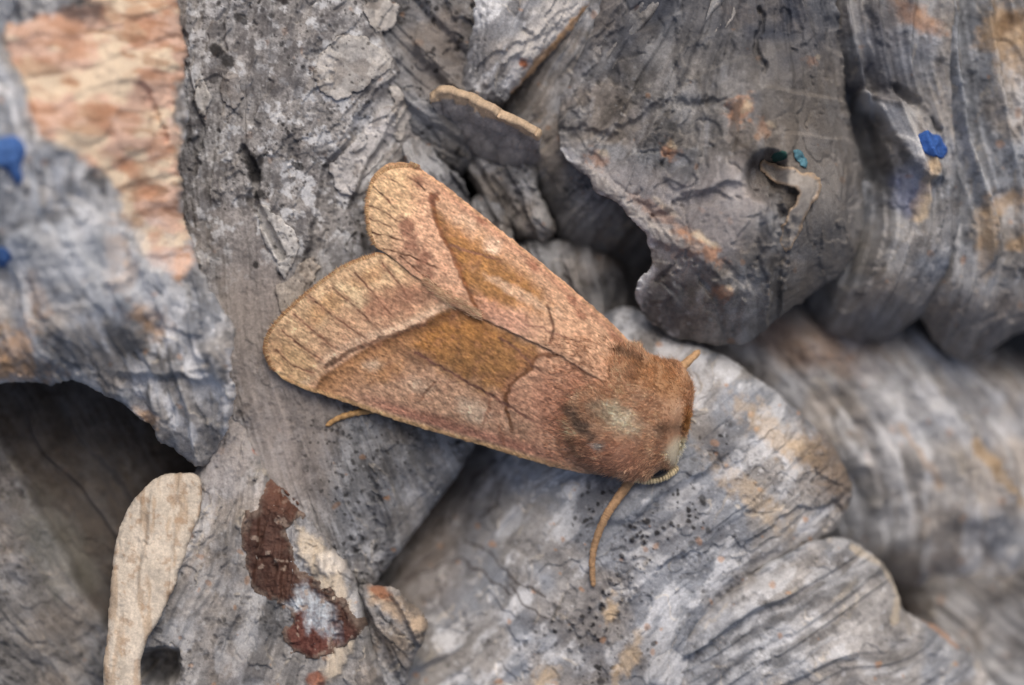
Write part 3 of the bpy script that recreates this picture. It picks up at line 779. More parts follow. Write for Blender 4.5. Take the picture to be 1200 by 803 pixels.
# cream flake standing on its edge
def cream_paint(X, Y, d, z):
    b = np.broadcast_to(lin(208, 197, 182), X.shape + (3,)) * (1 + .5 * (fbm(X / 16, Y / 40, 4, 151) - .5) + .3 * (fbm(X / 4, Y / 4, 3, 152) - .5))[..., None]
    b = mix(b, lin(176, 150, 122), ss(.55, .68, fbm(X / 11, Y / 50, 4, 153)) * .55)
    b = mix(b, lin(160, 130, 102), ss(.60, .70, fbm(X / 9, Y / 9, 4, 154)) * .5)
    return b
CF = Sheet([(176, 562), (200, 555), (234, 557), (236, 590), (224, 630), (206, 680), (190, 722), (172, 748), (164, 780), (168, 806), (175, 880), (118, 880), (121, 803), (126, 720), (129, 660), (136, 620), (150, 590)],
           [(200, 560, 20), (232, 565, 22), (150, 600, 22), (130, 700, 30), (215, 640, 36), (185, 720, 44), (130, 800, 40), (165, 800, 46), (150, 870, 40)],
           step=1.6, rag=2.5, ragscale=16, edge=10, drop=7, relief=make_relief(98, 84, big=6, flk=.6, fib=1.2, grit=1.0, band=3, pits=1), skirt=((0, 8), (6, 22), (12, 60)), floor=-70, zref=30, seed=84, paint=cream_paint)
o = CF.build('cream_bark_flake'); tag(o, 'smooth cream coloured bark flake beside the dark sunken slab', 'bark flake')

# rust crust lying on the lump
def rust_paint(X, Y, d, z):
    b = np.broadcast_to(lin(80, 55, 46), X.shape + (3,)) * (1 + .9 * (fbm(X / 20, Y / 20, 4, 161) - .5) + .5 * (fbm(X / 4, Y / 4, 3, 162) - .5))[..., None]
    b = mix(b, lin(112, 66, 58), blob(X, Y, 375, 745, 46, 26, 25, .3, 163, 20, .5) * .7)
    m = blob(X, Y, 372, 718, 15, 30, -32, .7, 164, 10, .5) + .8 * blob(X, Y, 340, 712, 14, 9, -20, .8, 165, 8, .5)
    b = mix(b, lin(196, 204, 212), m * (.35 + .9 * fbm(X / 3, Y / 3, 2, 166)))
    b = mix(b, lin(168, 150, 136), ss(.67, .73, fbm(X / 9, Y / 9, 4, 167)) * .7)
    b = mix(b, lin(126, 112, 102), ss(9, 1, d + 10 * (fbm(X / 7, Y / 7, 3, 170) - .5)) * .75)
    b = mix(b, lin(112, 74, 58), blob(X, Y, 325, 575, 26, 22, 20, .5, 168, 14, .5) * .5)
    return b
for P, sd_ in (([(318, 556), (342, 562), (366, 594), (360, 612), (340, 612), (338, 626), (344, 650), (356, 672), (384, 686), (400, 704), (424, 724), (428, 736), (404, 756), (378, 770), (352, 766), (332, 752), (330, 738), (346, 722), (328, 704), (304, 700), (288, 668), (284, 625), (286, 604), (302, 594), (308, 574)], 160),):
    RC = Sheet(P, conform(LB, 2.2), step=1.3, rag=9, ragscale=13, edge=6, drop=2.2, skirt=((0, 5),), floor=None, zref=5, seed=sd_, paint=rust_paint, sm=1,
               relief=lambda X, Y, d: 2.5 * (fbm(X / 12, Y / 12, 4, 169) - .5) * 2)
    o = RC.build('rust_crust', M_RUST, LB_o); o['label'] = 'rusty red brown crust with a whitish bloom'

# ---- E: small tan crumb of bark between lump and pale roll
def e_paint(X, Y, d, z):
    b = bark_paint(60, 88, .85, pale=.4, warm=.7)(X, Y, d, z)
    b = mix(b, lin(196, 174, 150), (blob(X, Y, 455, 705, 30, 12, 35, .6, 171, 12, .5) + blob(X, Y, 490, 730, 10, 8, 30, .5, 172, 9, .5)) * .85)
    return mix(b, lin(140, 92, 66), blob(X, Y, 448, 694, 14, 7, 30, .7, 173, 8, .5) * .85)
E = Sheet([(414, 690), (432, 684), (446, 688), (462, 686), (474, 700), (490, 714), (502, 728), (499, 748), (480, 782), (470, 830), (446, 830), (434, 770), (424, 720)],
          [(420, 695, -14), (450, 694, -4), (492, 730, -22), (465, 740, -14), (440, 740, -18), (475, 785, -40), (455, 820, -44)],
          step=1.4, rag=3.5, ragscale=12, edge=12, drop=16, relief=make_relief(60, 88, big=5, flk=3, fib=2, grit=2), zref=-20, seed=88, paint=e_paint)
o = E.build('bark_crumb'); tag(o, 'small tan edged bark crumb wedged beside the rusty crust', 'bark flake')

# ---- top centre pieces
def t1_extra(X, Y, d, z, b):
    b = mix(b, lin(126, 118, 112), area(X, Y, [(470, 40), (540, 10), (545, 100), (530, 120), (490, 110)], 12, 8, 181, 20) * .6)
    return mix(b, BLACK, specks(X, Y, 13, 182, .6) * .8)
T1 = Sheet([(360, -220), (390, -40), (400, 20), (430, 90), (470, 150), (530, 215), (556, 190), (570, 130), (580, 70), (580, 20), (580, -220)],
           [(420, -200, -40), (530, -200, -40), (450, 0, -34), (520, 0, -36), (500, 60, -44), (540, 80, -56), (520, 130, -52), (530, 200, -80)],
           step=1.6, rag=4, ragscale=20, edge=16, drop=18, relief=make_relief(40, 90, big=8, flk=4, grit=1.8), zref=-45, seed=90,
           paint=bark_paint(40, 90, .72, pale=.45, warm=.3, speck=.7, dirt=.5, extra=t1_extra))
o = T1.build('spotted_bark_strip'); tag(o, 'dull grey bark strip with black spots beside the speckled ridge', 'bark', GRP)
def t2_extra(X, Y, d, z, b):
    b = mix(b, lin(214, 210, 206), area(X, Y, [(640, 0), (700, -30), (690, 10), (640, 62), (605, 100), (590, 70)], 10, 9, 185, 16) * .8)
    b = mix(b, lin(200, 156, 106), line(X, Y, [(700, 0), (650, 50), (605, 104)], 6, 3, 186) * .75)
    b = mix(b, lin(176, 104, 62), blob(X, Y, 614, 74, 6, 6, 0, .5, 187, 7, .4) * .9)
    return b
T2 = Sheet([(545, -220), (552, -20), (549, 40), (542, 90), (538, 112), (562, 122), (588, 118), (600, 106), (632, 72), (660, 48), (682, 22), (706, -4), (740, -220)],
           [(560, -200, -10), (720, -200, -10), (560, 20, -16), (620, 0, 0), (690, -10, -6), (580, 60, -6), (640, 50, -6), (560, 110, -34), (592, 108, -24)],
           step=1.5, rag=4, ragscale=16, edge=18, drop=20, relief=make_relief(-60, 94, big=7, flk=4, fib=2, grit=1.6, thr=.48), zref=-10, seed=94, edge_col=lin(200, 170, 130),
           paint=bark_paint(-60, 94, 1.4, pale=1.0, warm=.15, speck=.45, cool=.5, dirt=.4, thr=.48, extra=t2_extra))
o = T2.build('whitish_bark_tongue'); tag(o, 'whitish bark tongue with a tan torn edge above the curled flake', 'bark', GRP)
lump_defs = [
    ('little rounded bark lump at the end of the curled flake', [(490, 118), (500, 104), (516, 100), (528, 112), (530, 140), (524, 168), (506, 176), (494, 150)],
     [(495, 125, -50), (512, 108, -26), (520, 135, -36), (510, 165, -60)], 100, .95),
    ('knobbly grey bark lump under the curled flake', [(535, 185), (560, 170), (610, 172), (632, 190), (628, 215), (640, 240), (656, 268), (640, 286), (604, 280), (575, 255), (560, 225)],
     [(550, 190, -84), (600, 185, -66), (620, 220, -62), (640, 265, -78), (590, 250, -72)], 96, .84),
    ('small pale bark lump beside the upper wing edge', [(548, 236), (568, 222), (590, 236), (600, 268), (606, 300), (580, 300), (556, 270)],
     [(560, 240, -80), (580, 235, -66), (595, 280, -76), (575, 270, -70)], 97, .98),
    ('broad grey bark lump between upper wing and torn roll', [(590, 280), (630, 276), (665, 282), (700, 290), (730, 300), (748, 330), (770, 380), (760, 430), (690, 420), (610, 330)],
     [(600, 290, -106), (650, 290, -96), (685, 305, -104), (740, 340, -190), (700, 370, -130), (640, 330, -106)], 98, .86),
    ('chipped bark wedge touching the upper wing tip', [(470, 150), (500, 160), (520, 190), (540, 205), (552, 240), (570, 290), (520, 280), (480, 230)],
     [(480, 160, -60), (510, 190, -42), (535, 220, -60), (500, 230, -50), (550, 280, -80)], 99, .95)]
for lab, P, pts, sd_, tone in lump_defs:
    s_ = Sheet(P, pts, step=1.5, rag=5, ragscale=14, edge=16, drop=24, relief=make_relief(70, sd_, big=14, flk=4, fib=1.6, grit=2, fs=.5, band=14, bandw=30), zref=-80, seed=sd_,
               paint=bark_paint(70, sd_, tone, pale=.6, warm=.25, speck=.5, dirt=.5, fs=.6))
    tag(s_.build('bark_lump'), lab, 'bark', GRP)

# ---- curled flakes: thin bent strips with a broken pale rim
def strip(name, rim, foot, thick, seed, top_col, face_col, parent=None, n=70, m=26, zn=8):
    """slab swept between a rim line and a foot line (lists of (x, y, z)), with real thickness"""
    def res(P, n):
        P = np.array(smooth(P, 3, False)); L = np.concatenate([[0], np.cumsum(np.linalg.norm(np.diff(P, axis=0), axis=1))])
        t = np.linspace(0, L[-1], n)
        return np.stack([np.interp(t, L, P[:, i]) for i in range(3)], -1)
    A = res(rim, n); Bf = res(foot, n)
    t = np.linspace(0, 1, m)[:, None, None]
    S = A[None] * (1 - t) + Bf[None] * t
    i_, j_ = np.meshgrid(np.arange(m), np.arange(n), indexing='ij')
    S = S + (np.stack([fbm(j_ / 9, i_ / 7, 4, seed + k) for k in range(3)], -1) - .5) * 2 * np.array([zn * .6, zn * .6, zn])
    du = np.gradient(S, axis=1); dv = np.gradient(S, axis=0)
    N = np.cross(du, dv); N /= np.linalg.norm(N, axis=-1, keepdims=True) + 1e-9
    S2 = S + N * thick * (.6 + .8 * fbm(j_ / 8, i_ / 8, 3, seed + 9))[..., None]
    V = np.concatenate([S.reshape(-1, 3), S2.reshape(-1, 3)]); c = m * n
    idx = np.arange(c).reshape(m, n)
    q = np.stack([idx[:-1, :-1].ravel(), idx[1:, :-1].ravel(), idx[1:, 1:].ravel(), idx[:-1, 1:].ravel()], -1)
    qs = [q, q[:, ::-1] + c]
    loop = np.concatenate([idx[0, :], idx[1:, -1], idx[-1, -2::-1], idx[-2:0:-1, 0]])
    nx = np.roll(loop, -1)
    qs.append(np.stack([loop, nx, nx + c, loop + c], -1))
    col = np.broadcast_to(face_col, (2 * c, 3)) * (1 + .8 * (fbm(V[:, 0] / 10, V[:, 1] / 10, 4, seed + 4) - .5) + .5 * (fbm(V[:, 0] / 3, V[:, 2] / 3, 3, seed + 5) - .5))[:, None]
    rimm = np.tile((i_ < 2 + 3 * fbm(j_ / 7, i_ / 9, 3, seed + 6)).ravel(), 2).astype(float)
    col = mix(col, np.asarray(top_col) * (1 + .6 * (fbm(V[:, 0] / 5, V[:, 1] / 5, 3, seed + 7) - .5))[:, None], rimm * .9)
    f = 1 - V[:, 2].mean() / DU
    o = make_obj(name, W(600 + (V[:, 0] - 600) * f, 401.5 + (V[:, 1] - 401.5) * f, V[:, 2]), np.concatenate(qs), None, col, M_BARK, parent)
    return o
o = strip('curled_bark_flake', [(506, 112, -22), (522, 101, -12), (545, 108, -4), (575, 122, 0), (605, 138, 0), (636, 155, -8)],
          [(512, 150, -70), (524, 146, -76), (545, 160, -76), (570, 176, -76), (600, 186, -76), (630, 180, -72)], 10, 201, lin(196, 172, 144), lin(160, 155, 152), zn=5)
tag(o, 'curled bark flake with a tan broken rim over a dark hole', 'bark flake')
# thin tongue peeling off the torn roll
def tongue_z(X, Y):
    return UR.height(X, Y) + 3 + 26 * ss(70, 0, np.hypot(X - 946, Y - 216))
TG = Sheet([(890, 188), (908, 196), (933, 203), (957, 208), (959, 222), (948, 246), (936, 272), (924, 298), (906, 291), (913, 262), (926, 239), (929, 226), (912, 219), (896, 208)], tongue_z,
           step=1.4, rag=5, ragscale=12, edge=4, drop=3, zref=20, seed=221, sm=1, relief=lambda X, Y, d: 4 * (fbm(X / 12, Y / 12, 3, 222) - .5),
           paint=lambda X, Y, d, z: mix(np.broadcast_to(lin(162, 156, 150), X.shape + (3,)) * (1 + .6 * (fbm(X / 9, Y / 9, 4, 223, .6) - .5))[..., None], lin(196, 160, 118), ss(5, 1, d) * .5))
o = TG.build('curled_flake', M_BARK, UR_o, bottom=5); o['label'] = 'thin pale tongue peeling off the torn roll'

# ---- blue paint flecks stuck to the bark
BLUE = lin(84, 122, 184)
def blue_paint(c, sd_):
    return lambda X, Y, d, z: np.broadcast_to(c, X.shape + (3,)) * (1 + .7 * (fbm(X / 9, Y / 9, 4, sd_) - .5))[..., None]
for sheet, par, P, c, sd_ in (
        (L, L_o, [(0, 170), (16, 163), (40, 166), (42, 184), (34, 200), (38, 216), (28, 222), (20, 204), (-6, 194)], BLUE, 211),
        (L, L_o, [(-6, 292), (10, 290), (18, 304), (8, 314), (-6, 310)], BLUE * .8, 212),
        (R1, R1_o, [(1072, 160), (1090, 156), (1106, 164), (1108, 182), (1094, 190), (1076, 182), (1068, 170)], lin(58, 96, 164), 213),
        (UR, UR_o, [(924, 176), (936, 178), (946, 192), (942, 200), (930, 194)], lin(92, 136, 152), 214),
        (UR, UR_o, [(898, 184), (912, 180), (922, 188), (908, 194)], lin(46, 84, 80), 215)):
    s_ = Sheet(P, conform(sheet, 5), step=1.4, rag=3.5, ragscale=12, edge=5, drop=3, skirt=((0, 9),), floor=None, zref=sheet.zref, seed=sd_, paint=blue_paint(c, sd_), sm=2,
               relief=lambda X, Y, d: 3 * (fbm(X / 8, Y / 8, 3, 216) - .5))
    o = s_.build('paint_fleck', M_BARK, par); o['label'] = 'small blue fleck stuck to the bark'
# ================================================================== the moth
moth = bpy.data.objects.new('moth', None)
moth.empty_display_size = .002
COL.objects.link(moth)
moth.location = tuple(W(np.array(640.), np.array(420.), np.array(-40.)))
tag(moth, 'pinkish brown moth with folded patterned wings resting on grey bark', 'moth')
bpy.context.view_layer.update()
rng = np.random.default_rng(7)
PF = 1 - 25 / DU                      # the moth sits about 25 units over the focus origin
def MW(X, Y, Z):
    return W(600 + (X - 600) * PF, 401.5 + (Y - 401.5) * PF, Z)

ML = smooth([(760, 492), (700, 446), (655, 413), (600, 386), (560, 367), (500, 330), (440, 287)], 2, False)
COST_U = smooth([(760, 415), (745, 404), (700, 362), (640, 311), (580, 263), (530, 223), (495, 198), (455, 190), (420, 190)], 2, False)
COST_L = smooth([(735, 563), (680, 556), (640, 547), (580, 528), (520, 511), (460, 493), (400, 471), (360, 459), (330, 446), (300, 432)], 2, False)
def wing_z(cost, off):
    def f(X, Y):
        a, t = pld(X, Y, ML); b, _ = pld(X, Y, cost)
        r = a / (a + b + 1e-6)
        zr = 50 - 22 * ss(.45, 1.0, t)
        zc = 0 + 4 * ss(.4, 1, t)
        z = zc + (zr - zc) * (1 - r ** 1.5) + off
        z = z + 7 * np.sin(np.clip(r, 0, 1) * 3.14) * ss(.1, .6, t)          # slightly arched wings
        z = z - 26 * ss(690, 765, X + .2 * (Y - 480) * (off < 0))
        return z
    return f
def seg(X, Y, P, wd, jit=.6, seed=1, fade=True):
    d, t = pld(X + jit * 5 * (vn(X / 6, Y / 6, seed) - .5), Y + jit * 5 * (vn(X / 6, Y / 6, seed + 1) - .5), P)
    m = ss(wd, wd * .25, d)
    return m * (ss(1.0, .8, t) if fade else 1)

PINK = lin(200, 161, 132); PALEP = lin(213, 174, 143); CRM = lin(212, 181, 143); BRN = lin(140, 100, 56); DKB = lin(88, 60, 46); RED = lin(164, 116, 92); WHT = lin(232, 208, 182)
def wing_noise(X, Y, b):
    u, v = rot(X, Y, 33)
    b = mix(b, RED, ss(.5, .74, fbm(X / 13, Y / 13, 4, 301, .65)) * .28)
    b = mix(b, b * 1.35, ss(.54, .76, fbm(X / 9, Y / 9, 4, 302, .65)) * .6)
    b = b * (1 + .34 * (fbm(u / 9, v / 2.2, 3, 303) - .5) * 2 * .6)[..., None]
    b = b * (1 + 1.15 * (fbm(u / 4.5, v / 1.8, 2, 304) - .5))[..., None]
    b = b * (1 + .35 * (vn(X / 1.5, Y / 1.5, 307) - .5))[..., None]
    b = mix(b, lin(104, 66, 46), ss(.56, .7, fbm(u / 12, v / 6, 4, 306, .65)) * .2)
    wd, wi = worley(X / 4.2, Y / 4.2, 305)
    b = mix(b, lin(120, 74, 54), ss(.4, .15, wd) * (wi > .7) * .34)
    return b

PM_L = [(374, 442), (386, 427), (410, 413), (440, 400), (475, 389), (502, 377), (524, 366), (540, 364), (562, 371)]
AM_L = [(655, 416), (637, 416), (626, 422), (623, 432), (607, 443), (597, 453), (593, 468), (595, 486), (600, 503), (598, 520)]
def paint_lower(X, Y, d, z):
    b = np.broadcast_to(PINK, X.shape + (3,)).copy()
    # outer field, cream and pink
    outer = sdf(X, Y, [(374, 442), (386, 427), (410, 413), (440, 400), (475, 389), (502, 377), (524, 366), (540, 364), (562, 371), (520, 330), (440, 270), (280, 330), (280, 470), (340, 470)])
    o_ = ss(-2, 4, outer + 5 * (fbm(X / 8, Y / 8, 3, 311) - .5))
    b = mix(b, PALEP, o_ * .5)
    mrg, _ = pld(X, Y, [(313, 425), (307, 403), (318, 380), (345, 352), (380, 325), (405, 308), (440, 298)])
    b = mix(b, CRM, o_ * ss(95, 25, mrg) * .8)
    b = mix(b, lin(158, 114, 92), blob(X, Y, 462, 354, 50, 15, -12, .6, 312, 16, .6) * o_ * .75)
    b = mix(b, lin(128, 96, 80), blob(X, Y, 486, 348, 20, 8, 20, .6, 313, 12, .6) * o_ * .5)
    b = mix(b, lin(216, 192, 156), blob(X, Y, 412, 347, 20, 11, 30, .5, 314, 12, .5) * .75)
    b = mix(b, lin(190, 146, 98), blob(X, Y, 380, 362, 28, 10, -38, .6, 315, 12, .6) * .5)
    b = mix(b, lin(186, 140, 92), blob(X, Y, 430, 325, 20, 8, -30, .6, 316, 12, .6) * .4)
    b = mix(b, WHT, ss(10, 0, np.abs(outer - 7)) * o_ * .4)
    b = mix(b, lin(206, 172, 128), blob(X, Y, 340, 425, 34, 20, 30, .4, 317, 14, .6) * .6)
    # brown median field, strongest along the inner margin
    ins = ss(2, -3, outer + 5 * (fbm(X / 8, Y / 8, 3, 311) - .5))
    am = sdf(X, Y, AM_L[:9] + [(560, 520), (360, 470), (374, 442), (440, 400), (520, 360), (562, 371)])
    med = ins * ss(-2, 4, am)
    br = area(X, Y, [(524, 364), (562, 372), (600, 394), (640, 414), (623, 432), (600, 452), (594, 470), (570, 458), (535, 440), (505, 425), (478, 408), (490, 386)], 11, 10, 318, 20)
    b = mix(b, BRN * (1.1 + 1.3 * (fbm(X / 10, Y / 10, 4, 319, .6) - .5))[..., None], med * br * .9)
    b = mix(b, lin(170, 118, 62), med * ss(60, 6, -outer) * .62)
    b = mix(b, lin(112, 84, 66), med * blob(X, Y, 487, 418, 24, 10, 25, .5, 320, 12, .6) * .65)
    b = mix(b, lin(96, 64, 38), med * ss(16, 1, -outer) * .85)
    b = mix(b, lin(232, 206, 178), blob(X, Y, 492, 452, 15, 9, 10, .6, 321, 10, .6) * .6 + blob(X, Y, 555, 482, 22, 11, 25, .5, 322, 12, .6) * .7 + blob(X, Y, 437, 428, 12, 7, 10, .6, 323, 9, .6) * .6)
    b = mix(b, lin(186, 136, 88), blob(X, Y, 452, 437, 22, 9, -20, .6, 324, 10, .6) * .6)
    b = mix(b, lin(192, 128, 104), blob(X, Y, 650, 480, 60, 46, 30, .6, 325, 26, .6) * .5)
    # costa: mauve stripe and cream edge
    cd_, ct = pld(X, Y, COST_L)
    b = mix(b, lin(164, 98, 86), ss(26, 12, cd_) * ss(5, 10, cd_) * ss(.78, .62, ct) * ss(.1, .3, ct) * .55)
    b = mix(b, lin(120, 78, 64), blob(X, Y, 512, 492, 18, 6, 18, .6, 326, 10, .6) * .5)
    b = mix(b, lin(214, 174, 124), ss(7, 2, cd_) * ss(.08, .3, ct) * .85)
    # lines and veins
    b = mix(b, lin(72, 48, 36), seg(X, Y, [(380, 432)] + PM_L[1:6], 4.5, 1, 331, False) * .75)
    b = mix(b, lin(104, 68, 30), seg(X, Y, PM_L[5:], 6, .6, 332, False) * .8)
    b = mix(b, lin(96, 58, 28), seg(X, Y, AM_L, 4, .7, 333) * .85)
    for P in ([(330, 388), (352, 406), (384, 427)], [(343, 368), (372, 392), (402, 416)], [(360, 346), (398, 376), (440, 404)], [(390, 338), (412, 356), (452, 394)], [(416, 320), (440, 346), (466, 378)], [(448, 308), (470, 336), (486, 360)], [(322, 410), (340, 428), (372, 440)]):
        b = mix(b, DKB, seg(X, Y, P, 1.8, .25, int(P[0][0])) * .95 * (.35 + .9 * vn(X / 5, Y / 5, 381)))
        b = mix(b, lin(150, 112, 92), seg(X, Y, P, 5.5, .8, int(P[0][0]) + 2) * .35)
    b = mix(b, lin(92, 62, 56), seg(X, Y, [(486, 412), (510, 426), (540, 443), (570, 460), (596, 476), (616, 488), (645, 503)], 2.6, .6, 335) * .85)
    b = mix(b, lin(92, 62, 56), seg(X, Y, [(585, 395), (606, 410), (628, 432), (642, 440)], 2.4, .8, 336) * .75)
    b = mix(b, lin(130, 90, 66), seg(X, Y, [(508, 449), (498, 462), (489, 474)], 2.6, .6, 337) * .7)
    b = mix(b, lin(150, 96, 70), seg(X, Y, [(573, 470), (570, 492), (562, 500)], 4, 1, 338) * .5 + seg(X, Y, [(655, 510), (660, 540)], 6, 2, 339) * .4 + seg(X, Y, [(586, 500), (592, 524)], 5, 1.5, 340) * .5)
    b = wing_noise(X, Y, b)
    b = mix(b, lin(150, 104, 66), ss(4, 1, d) * (mrg < 12) * .7)
    return b
PM_U = [(505, 226), (509, 255), (520, 280), (534, 305), (543, 330), (554, 352), (563, 369)]
def paint_upper(X, Y, d, z):
    b = np.broadcast_to(lin(200, 161, 132), X.shape + (3,)).copy()
    outer = sdf(X, Y, PM_U + [(560, 400), (400, 320), (400, 170), (470, 170), (498, 205)])
    nz = 5 * (fbm(X / 8, Y / 8, 3, 341) - .5)
    o_ = ss(-2, 3, outer + nz)
    b = mix(b, lin(212, 169, 140), o_ * .75)
    b = mix(b, CRM, o_ * ss(52, 18, np.hypot((X - 455) * 1.0, (Y - 215) * .6)) * .85)
    mrg, _ = pld(X, Y, [(470, 190), (445, 198), (432, 215), (428, 240), (430, 270), (437, 288)])
    b = mix(b, CRM, o_ * ss(40, 8, mrg) * .7)
    for cx, cy in ((478, 272), (484, 290), (497, 305), (502, 322), (476, 262), (490, 210)):
        b = mix(b, lin(140, 100, 82), o_ * blob(X, Y, cx, cy, 9, 8, 30, .8, cx, 7, .6) * .85)
    ins = ss(2, -3, outer + nz)
    b = mix(b, lin(104, 66, 30), ins * ss(16, 1, -outer) * ss(225, 265, Y) * .9)
    br = area(X, Y, [(510, 250), (550, 282), (600, 308), (632, 336), (644, 362), (610, 360), (572, 372), (556, 354), (535, 308)], 12, 10, 342, 18)
    b = mix(b, lin(152, 108, 60) * (1.05 + .9 * (fbm(X / 9, Y / 9, 4, 343, .6) - .5))[..., None], ins * br * .9)
    b = mix(b, lin(176, 124, 70), ins * blob(X, Y, 552, 280, 12, 26, -40, .5, 344, 12, .6) * .6)
    b = mix(b, lin(236, 206, 180), ins * blob(X, Y, 578, 288, 10, 9, 10, .5, 345, 8, .6) * .8 + ins * blob(X, Y, 610, 345, 40, 6, 28, .7, 346, 8, .6) * .5 + ins * blob(X, Y, 548, 262, 20, 9, 40, .6, 347, 8, .6) * .4)
    b = mix(b, lin(204, 156, 134), ins * blob(X, Y, 590, 372, 40, 13, 27, .5, 348, 12, .5) * .7)
    cd_, ct = pld(X, Y, COST_U)
    b = mix(b, lin(170, 112, 92), ss(15, 6, cd_) * ss(.85, .7, ct) * .35)
    b = mix(b, lin(220, 176, 138), ss(6, 2, cd_) * .7)
    for cx, cy in ((565, 258), (625, 312), (670, 352), (680, 368), (720, 395)):
        b = mix(b, lin(132, 76, 58), blob(X, Y, cx, cy, 9, 4, 40, .8, cx, 7, .6) * .6)
    b = mix(b, lin(112, 66, 34), seg(X, Y, [(512, 232), (505, 228)] + PM_U[1:], 4.2, .6, 351, False) * .8)
    b = mix(b, lin(120, 76, 60), seg(X, Y, [(508, 240), (504, 232), (512, 226)], 5, .6, 352, False) * .7)
    b = mix(b, lin(84, 54, 40), seg(X, Y, [(641, 358), (646, 372), (648, 388), (644, 402)], 2.8, .5, 353, False) * .85)
    b = mix(b, lin(120, 84, 74), seg(X, Y, [(527, 287), (556, 297), (592, 306)], 2.6, .6, 354) * .7 + seg(X, Y, [(615, 380), (650, 390), (690, 404)], 2.0, 1, 355) * .7)
    for P in ([(434, 216), (450, 230), (466, 247)], [(452, 206), (466, 214), (478, 222)], [(432, 240), (452, 250), (470, 262)], [(430, 272), (452, 276), (478, 284)], [(450, 292), (480, 300), (520, 318)], [(431, 256), (450, 262), (462, 268)], [(470, 300), (490, 318), (512, 336)], [(478, 206), (492, 216), (500, 226)]):
        b = mix(b, DKB, seg(X, Y, P, 1.7, .3, int(P[0][0])) * .95 * (.35 + .9 * vn(X / 5, Y / 5, 382)))
    b = wing_noise(X, Y, b)
    b = mix(b, lin(160, 116, 80), ss(3, 1, d) * (mrg < 12) * .5)
    return b
UP = [(750, 408), (700, 362), (640, 311), (580, 263), (530, 223), (500, 201), (484, 190), (456, 188), (438, 200), (430, 222), (427, 245), (430, 270), (437, 289), (455, 298), (480, 320), (520, 348), (558, 371), (610, 394), (660, 418), (710, 452), (765, 452)]
LO = [(720, 561), (680, 556), (640, 547), (580, 528), (520, 511), (460, 493), (400, 471), (360, 459), (328, 446), (309, 424), (305, 404), (316, 381), (345, 353), (380, 325), (405, 308), (428, 299), (450, 294), (480, 314), (520, 340), (562, 363), (610, 384), (658, 408), (720, 460), (750, 520)]
def build_wing(P, zf, paint, seed):
    s_ = Sheet(P, zf, step=1.05, rag=1.2, ragscale=7, edge=3, drop=1, zref=25, seed=seed, paint=paint, sm=2,
               relief=lambda X, Y, d: .9 * (fbm(X / 5, Y / 5, 3, seed + 1) - .5) * 2)
    return s_.build('forewing', M_WING, moth, bottom=2.5)
wl = build_wing(LO, wing_z(COST_L, -4), paint_lower, 360)
wu = build_wing(UP, wing_z(COST_U, 0), paint_upper, 370)

# ---- strands (fur and fringes)
def strands(name, base, dirn, length, width, colour, parent, bend=.25, mat=None):
    n = len(base)
    dirn = dirn / (np.linalg.norm(dirn, axis=1, keepdims=True) + 1e-9)
    side = np.cross(dirn, rng.normal(size=(n, 3))); side /= np.linalg.norm(side, axis=1, keepdims=True) + 1e-9
    s2 = np.cross(dirn, side)
    bd = rng.normal(size=(n, 3)) * bend
    V = []
    for t, wdt in ((0, 1.0), (.5, .85), (1.0, .12)):
        c = base + dirn * (length * t)[:, None] + bd * (length * t * t)[:, None]
        for k in range(3):
            a = 2.094 * k
            V.append(c + (side * math.cos(a) + s2 * math.sin(a)) * (width * wdt)[:, None])
    V = np.stack(V, 1)                                   # n, 9, 3
    off = np.arange(n)[:, None] * 9
    q = []
    for r in (0, 3):
        for k in range(3):
            k2 = (k + 1) % 3
            q.append(np.concatenate([off + r + k, off + r + k2, off + r + 3 + k2, off + r + 3 + k], 1))
    q = np.concatenate(q)
    shade = np.repeat(colour[:, None, :], 9, 1)
    V = V.reshape(-1, 3)
    o = make_obj(name, MW(V[:, 0], V[:, 1], V[:, 2]), q, None, shade.reshape(-1, 3), mat or M_FUR, parent)
    o['kind'] = 'stuff'
    return o

def along(P, n):
    P = np.array(smooth(P, 2, False)); Lc = np.concatenate([[0], np.cumsum(np.hypot(*(P[1:] - P[:-1]).T))])
    t = np.sort(rng.random(n)) * Lc[-1]
    x = np.interp(t, Lc, P[:, 0]); y = np.interp(t, Lc, P[:, 1])
    tx = np.interp(t + .5, Lc, P[:, 0]) - np.interp(t - .5, Lc, P[:, 0]); ty = np.interp(t + .5, Lc, P[:, 1]) - np.interp(t - .5, Lc, P[:, 1])
    return x, y, tx, ty
def fringe(P, zf, parent, n, ln, cols, out):
    x, y, tx, ty = along(P, n)
    nx, ny = ty, -tx
    s = np.sign((nx * out[0] + ny * out[1])); s[s == 0] = 1
    nx, ny = nx * s, ny * s
    l_ = np.hypot(nx, ny) + 1e-6; nx /= l_; ny /= l_
    base = np.stack([x - nx * 4, y - ny * 4, zf(x - nx * 4, y - ny * 4) + .4], -1)
    d = np.stack([nx + rng.normal(0, .22, n), ny + rng.normal(0, .22, n), rng.normal(-.05, .12, n)], -1)
    pick = cols[(rng.random(n) * len(cols)).astype(int)] * rng.uniform(.75, 1.2, n)[:, None]
    strands('fringe', base, d, rng.uniform(.35, 1.2, n) * ln, np.full(n, .38), pick, parent, .12)
FC = np.array([lin(214, 184, 140), lin(200, 156, 118), lin(176, 130, 96), lin(222, 196, 156)])
fringe([(318, 436), (308, 414), (309, 396), (318, 379), (345, 352), (380, 325), (405, 308), (440, 296)], wing_z(COST_L, -4), wl, 900, 5.5, FC, (-1, -.8))
fringe([(490, 196), (472, 189), (445, 197), (432, 215), (427, 240), (430, 270), (437, 288)], wing_z(COST_U, 0), wu, 650, 5.5, FC, (-1, -.3))
n = 420
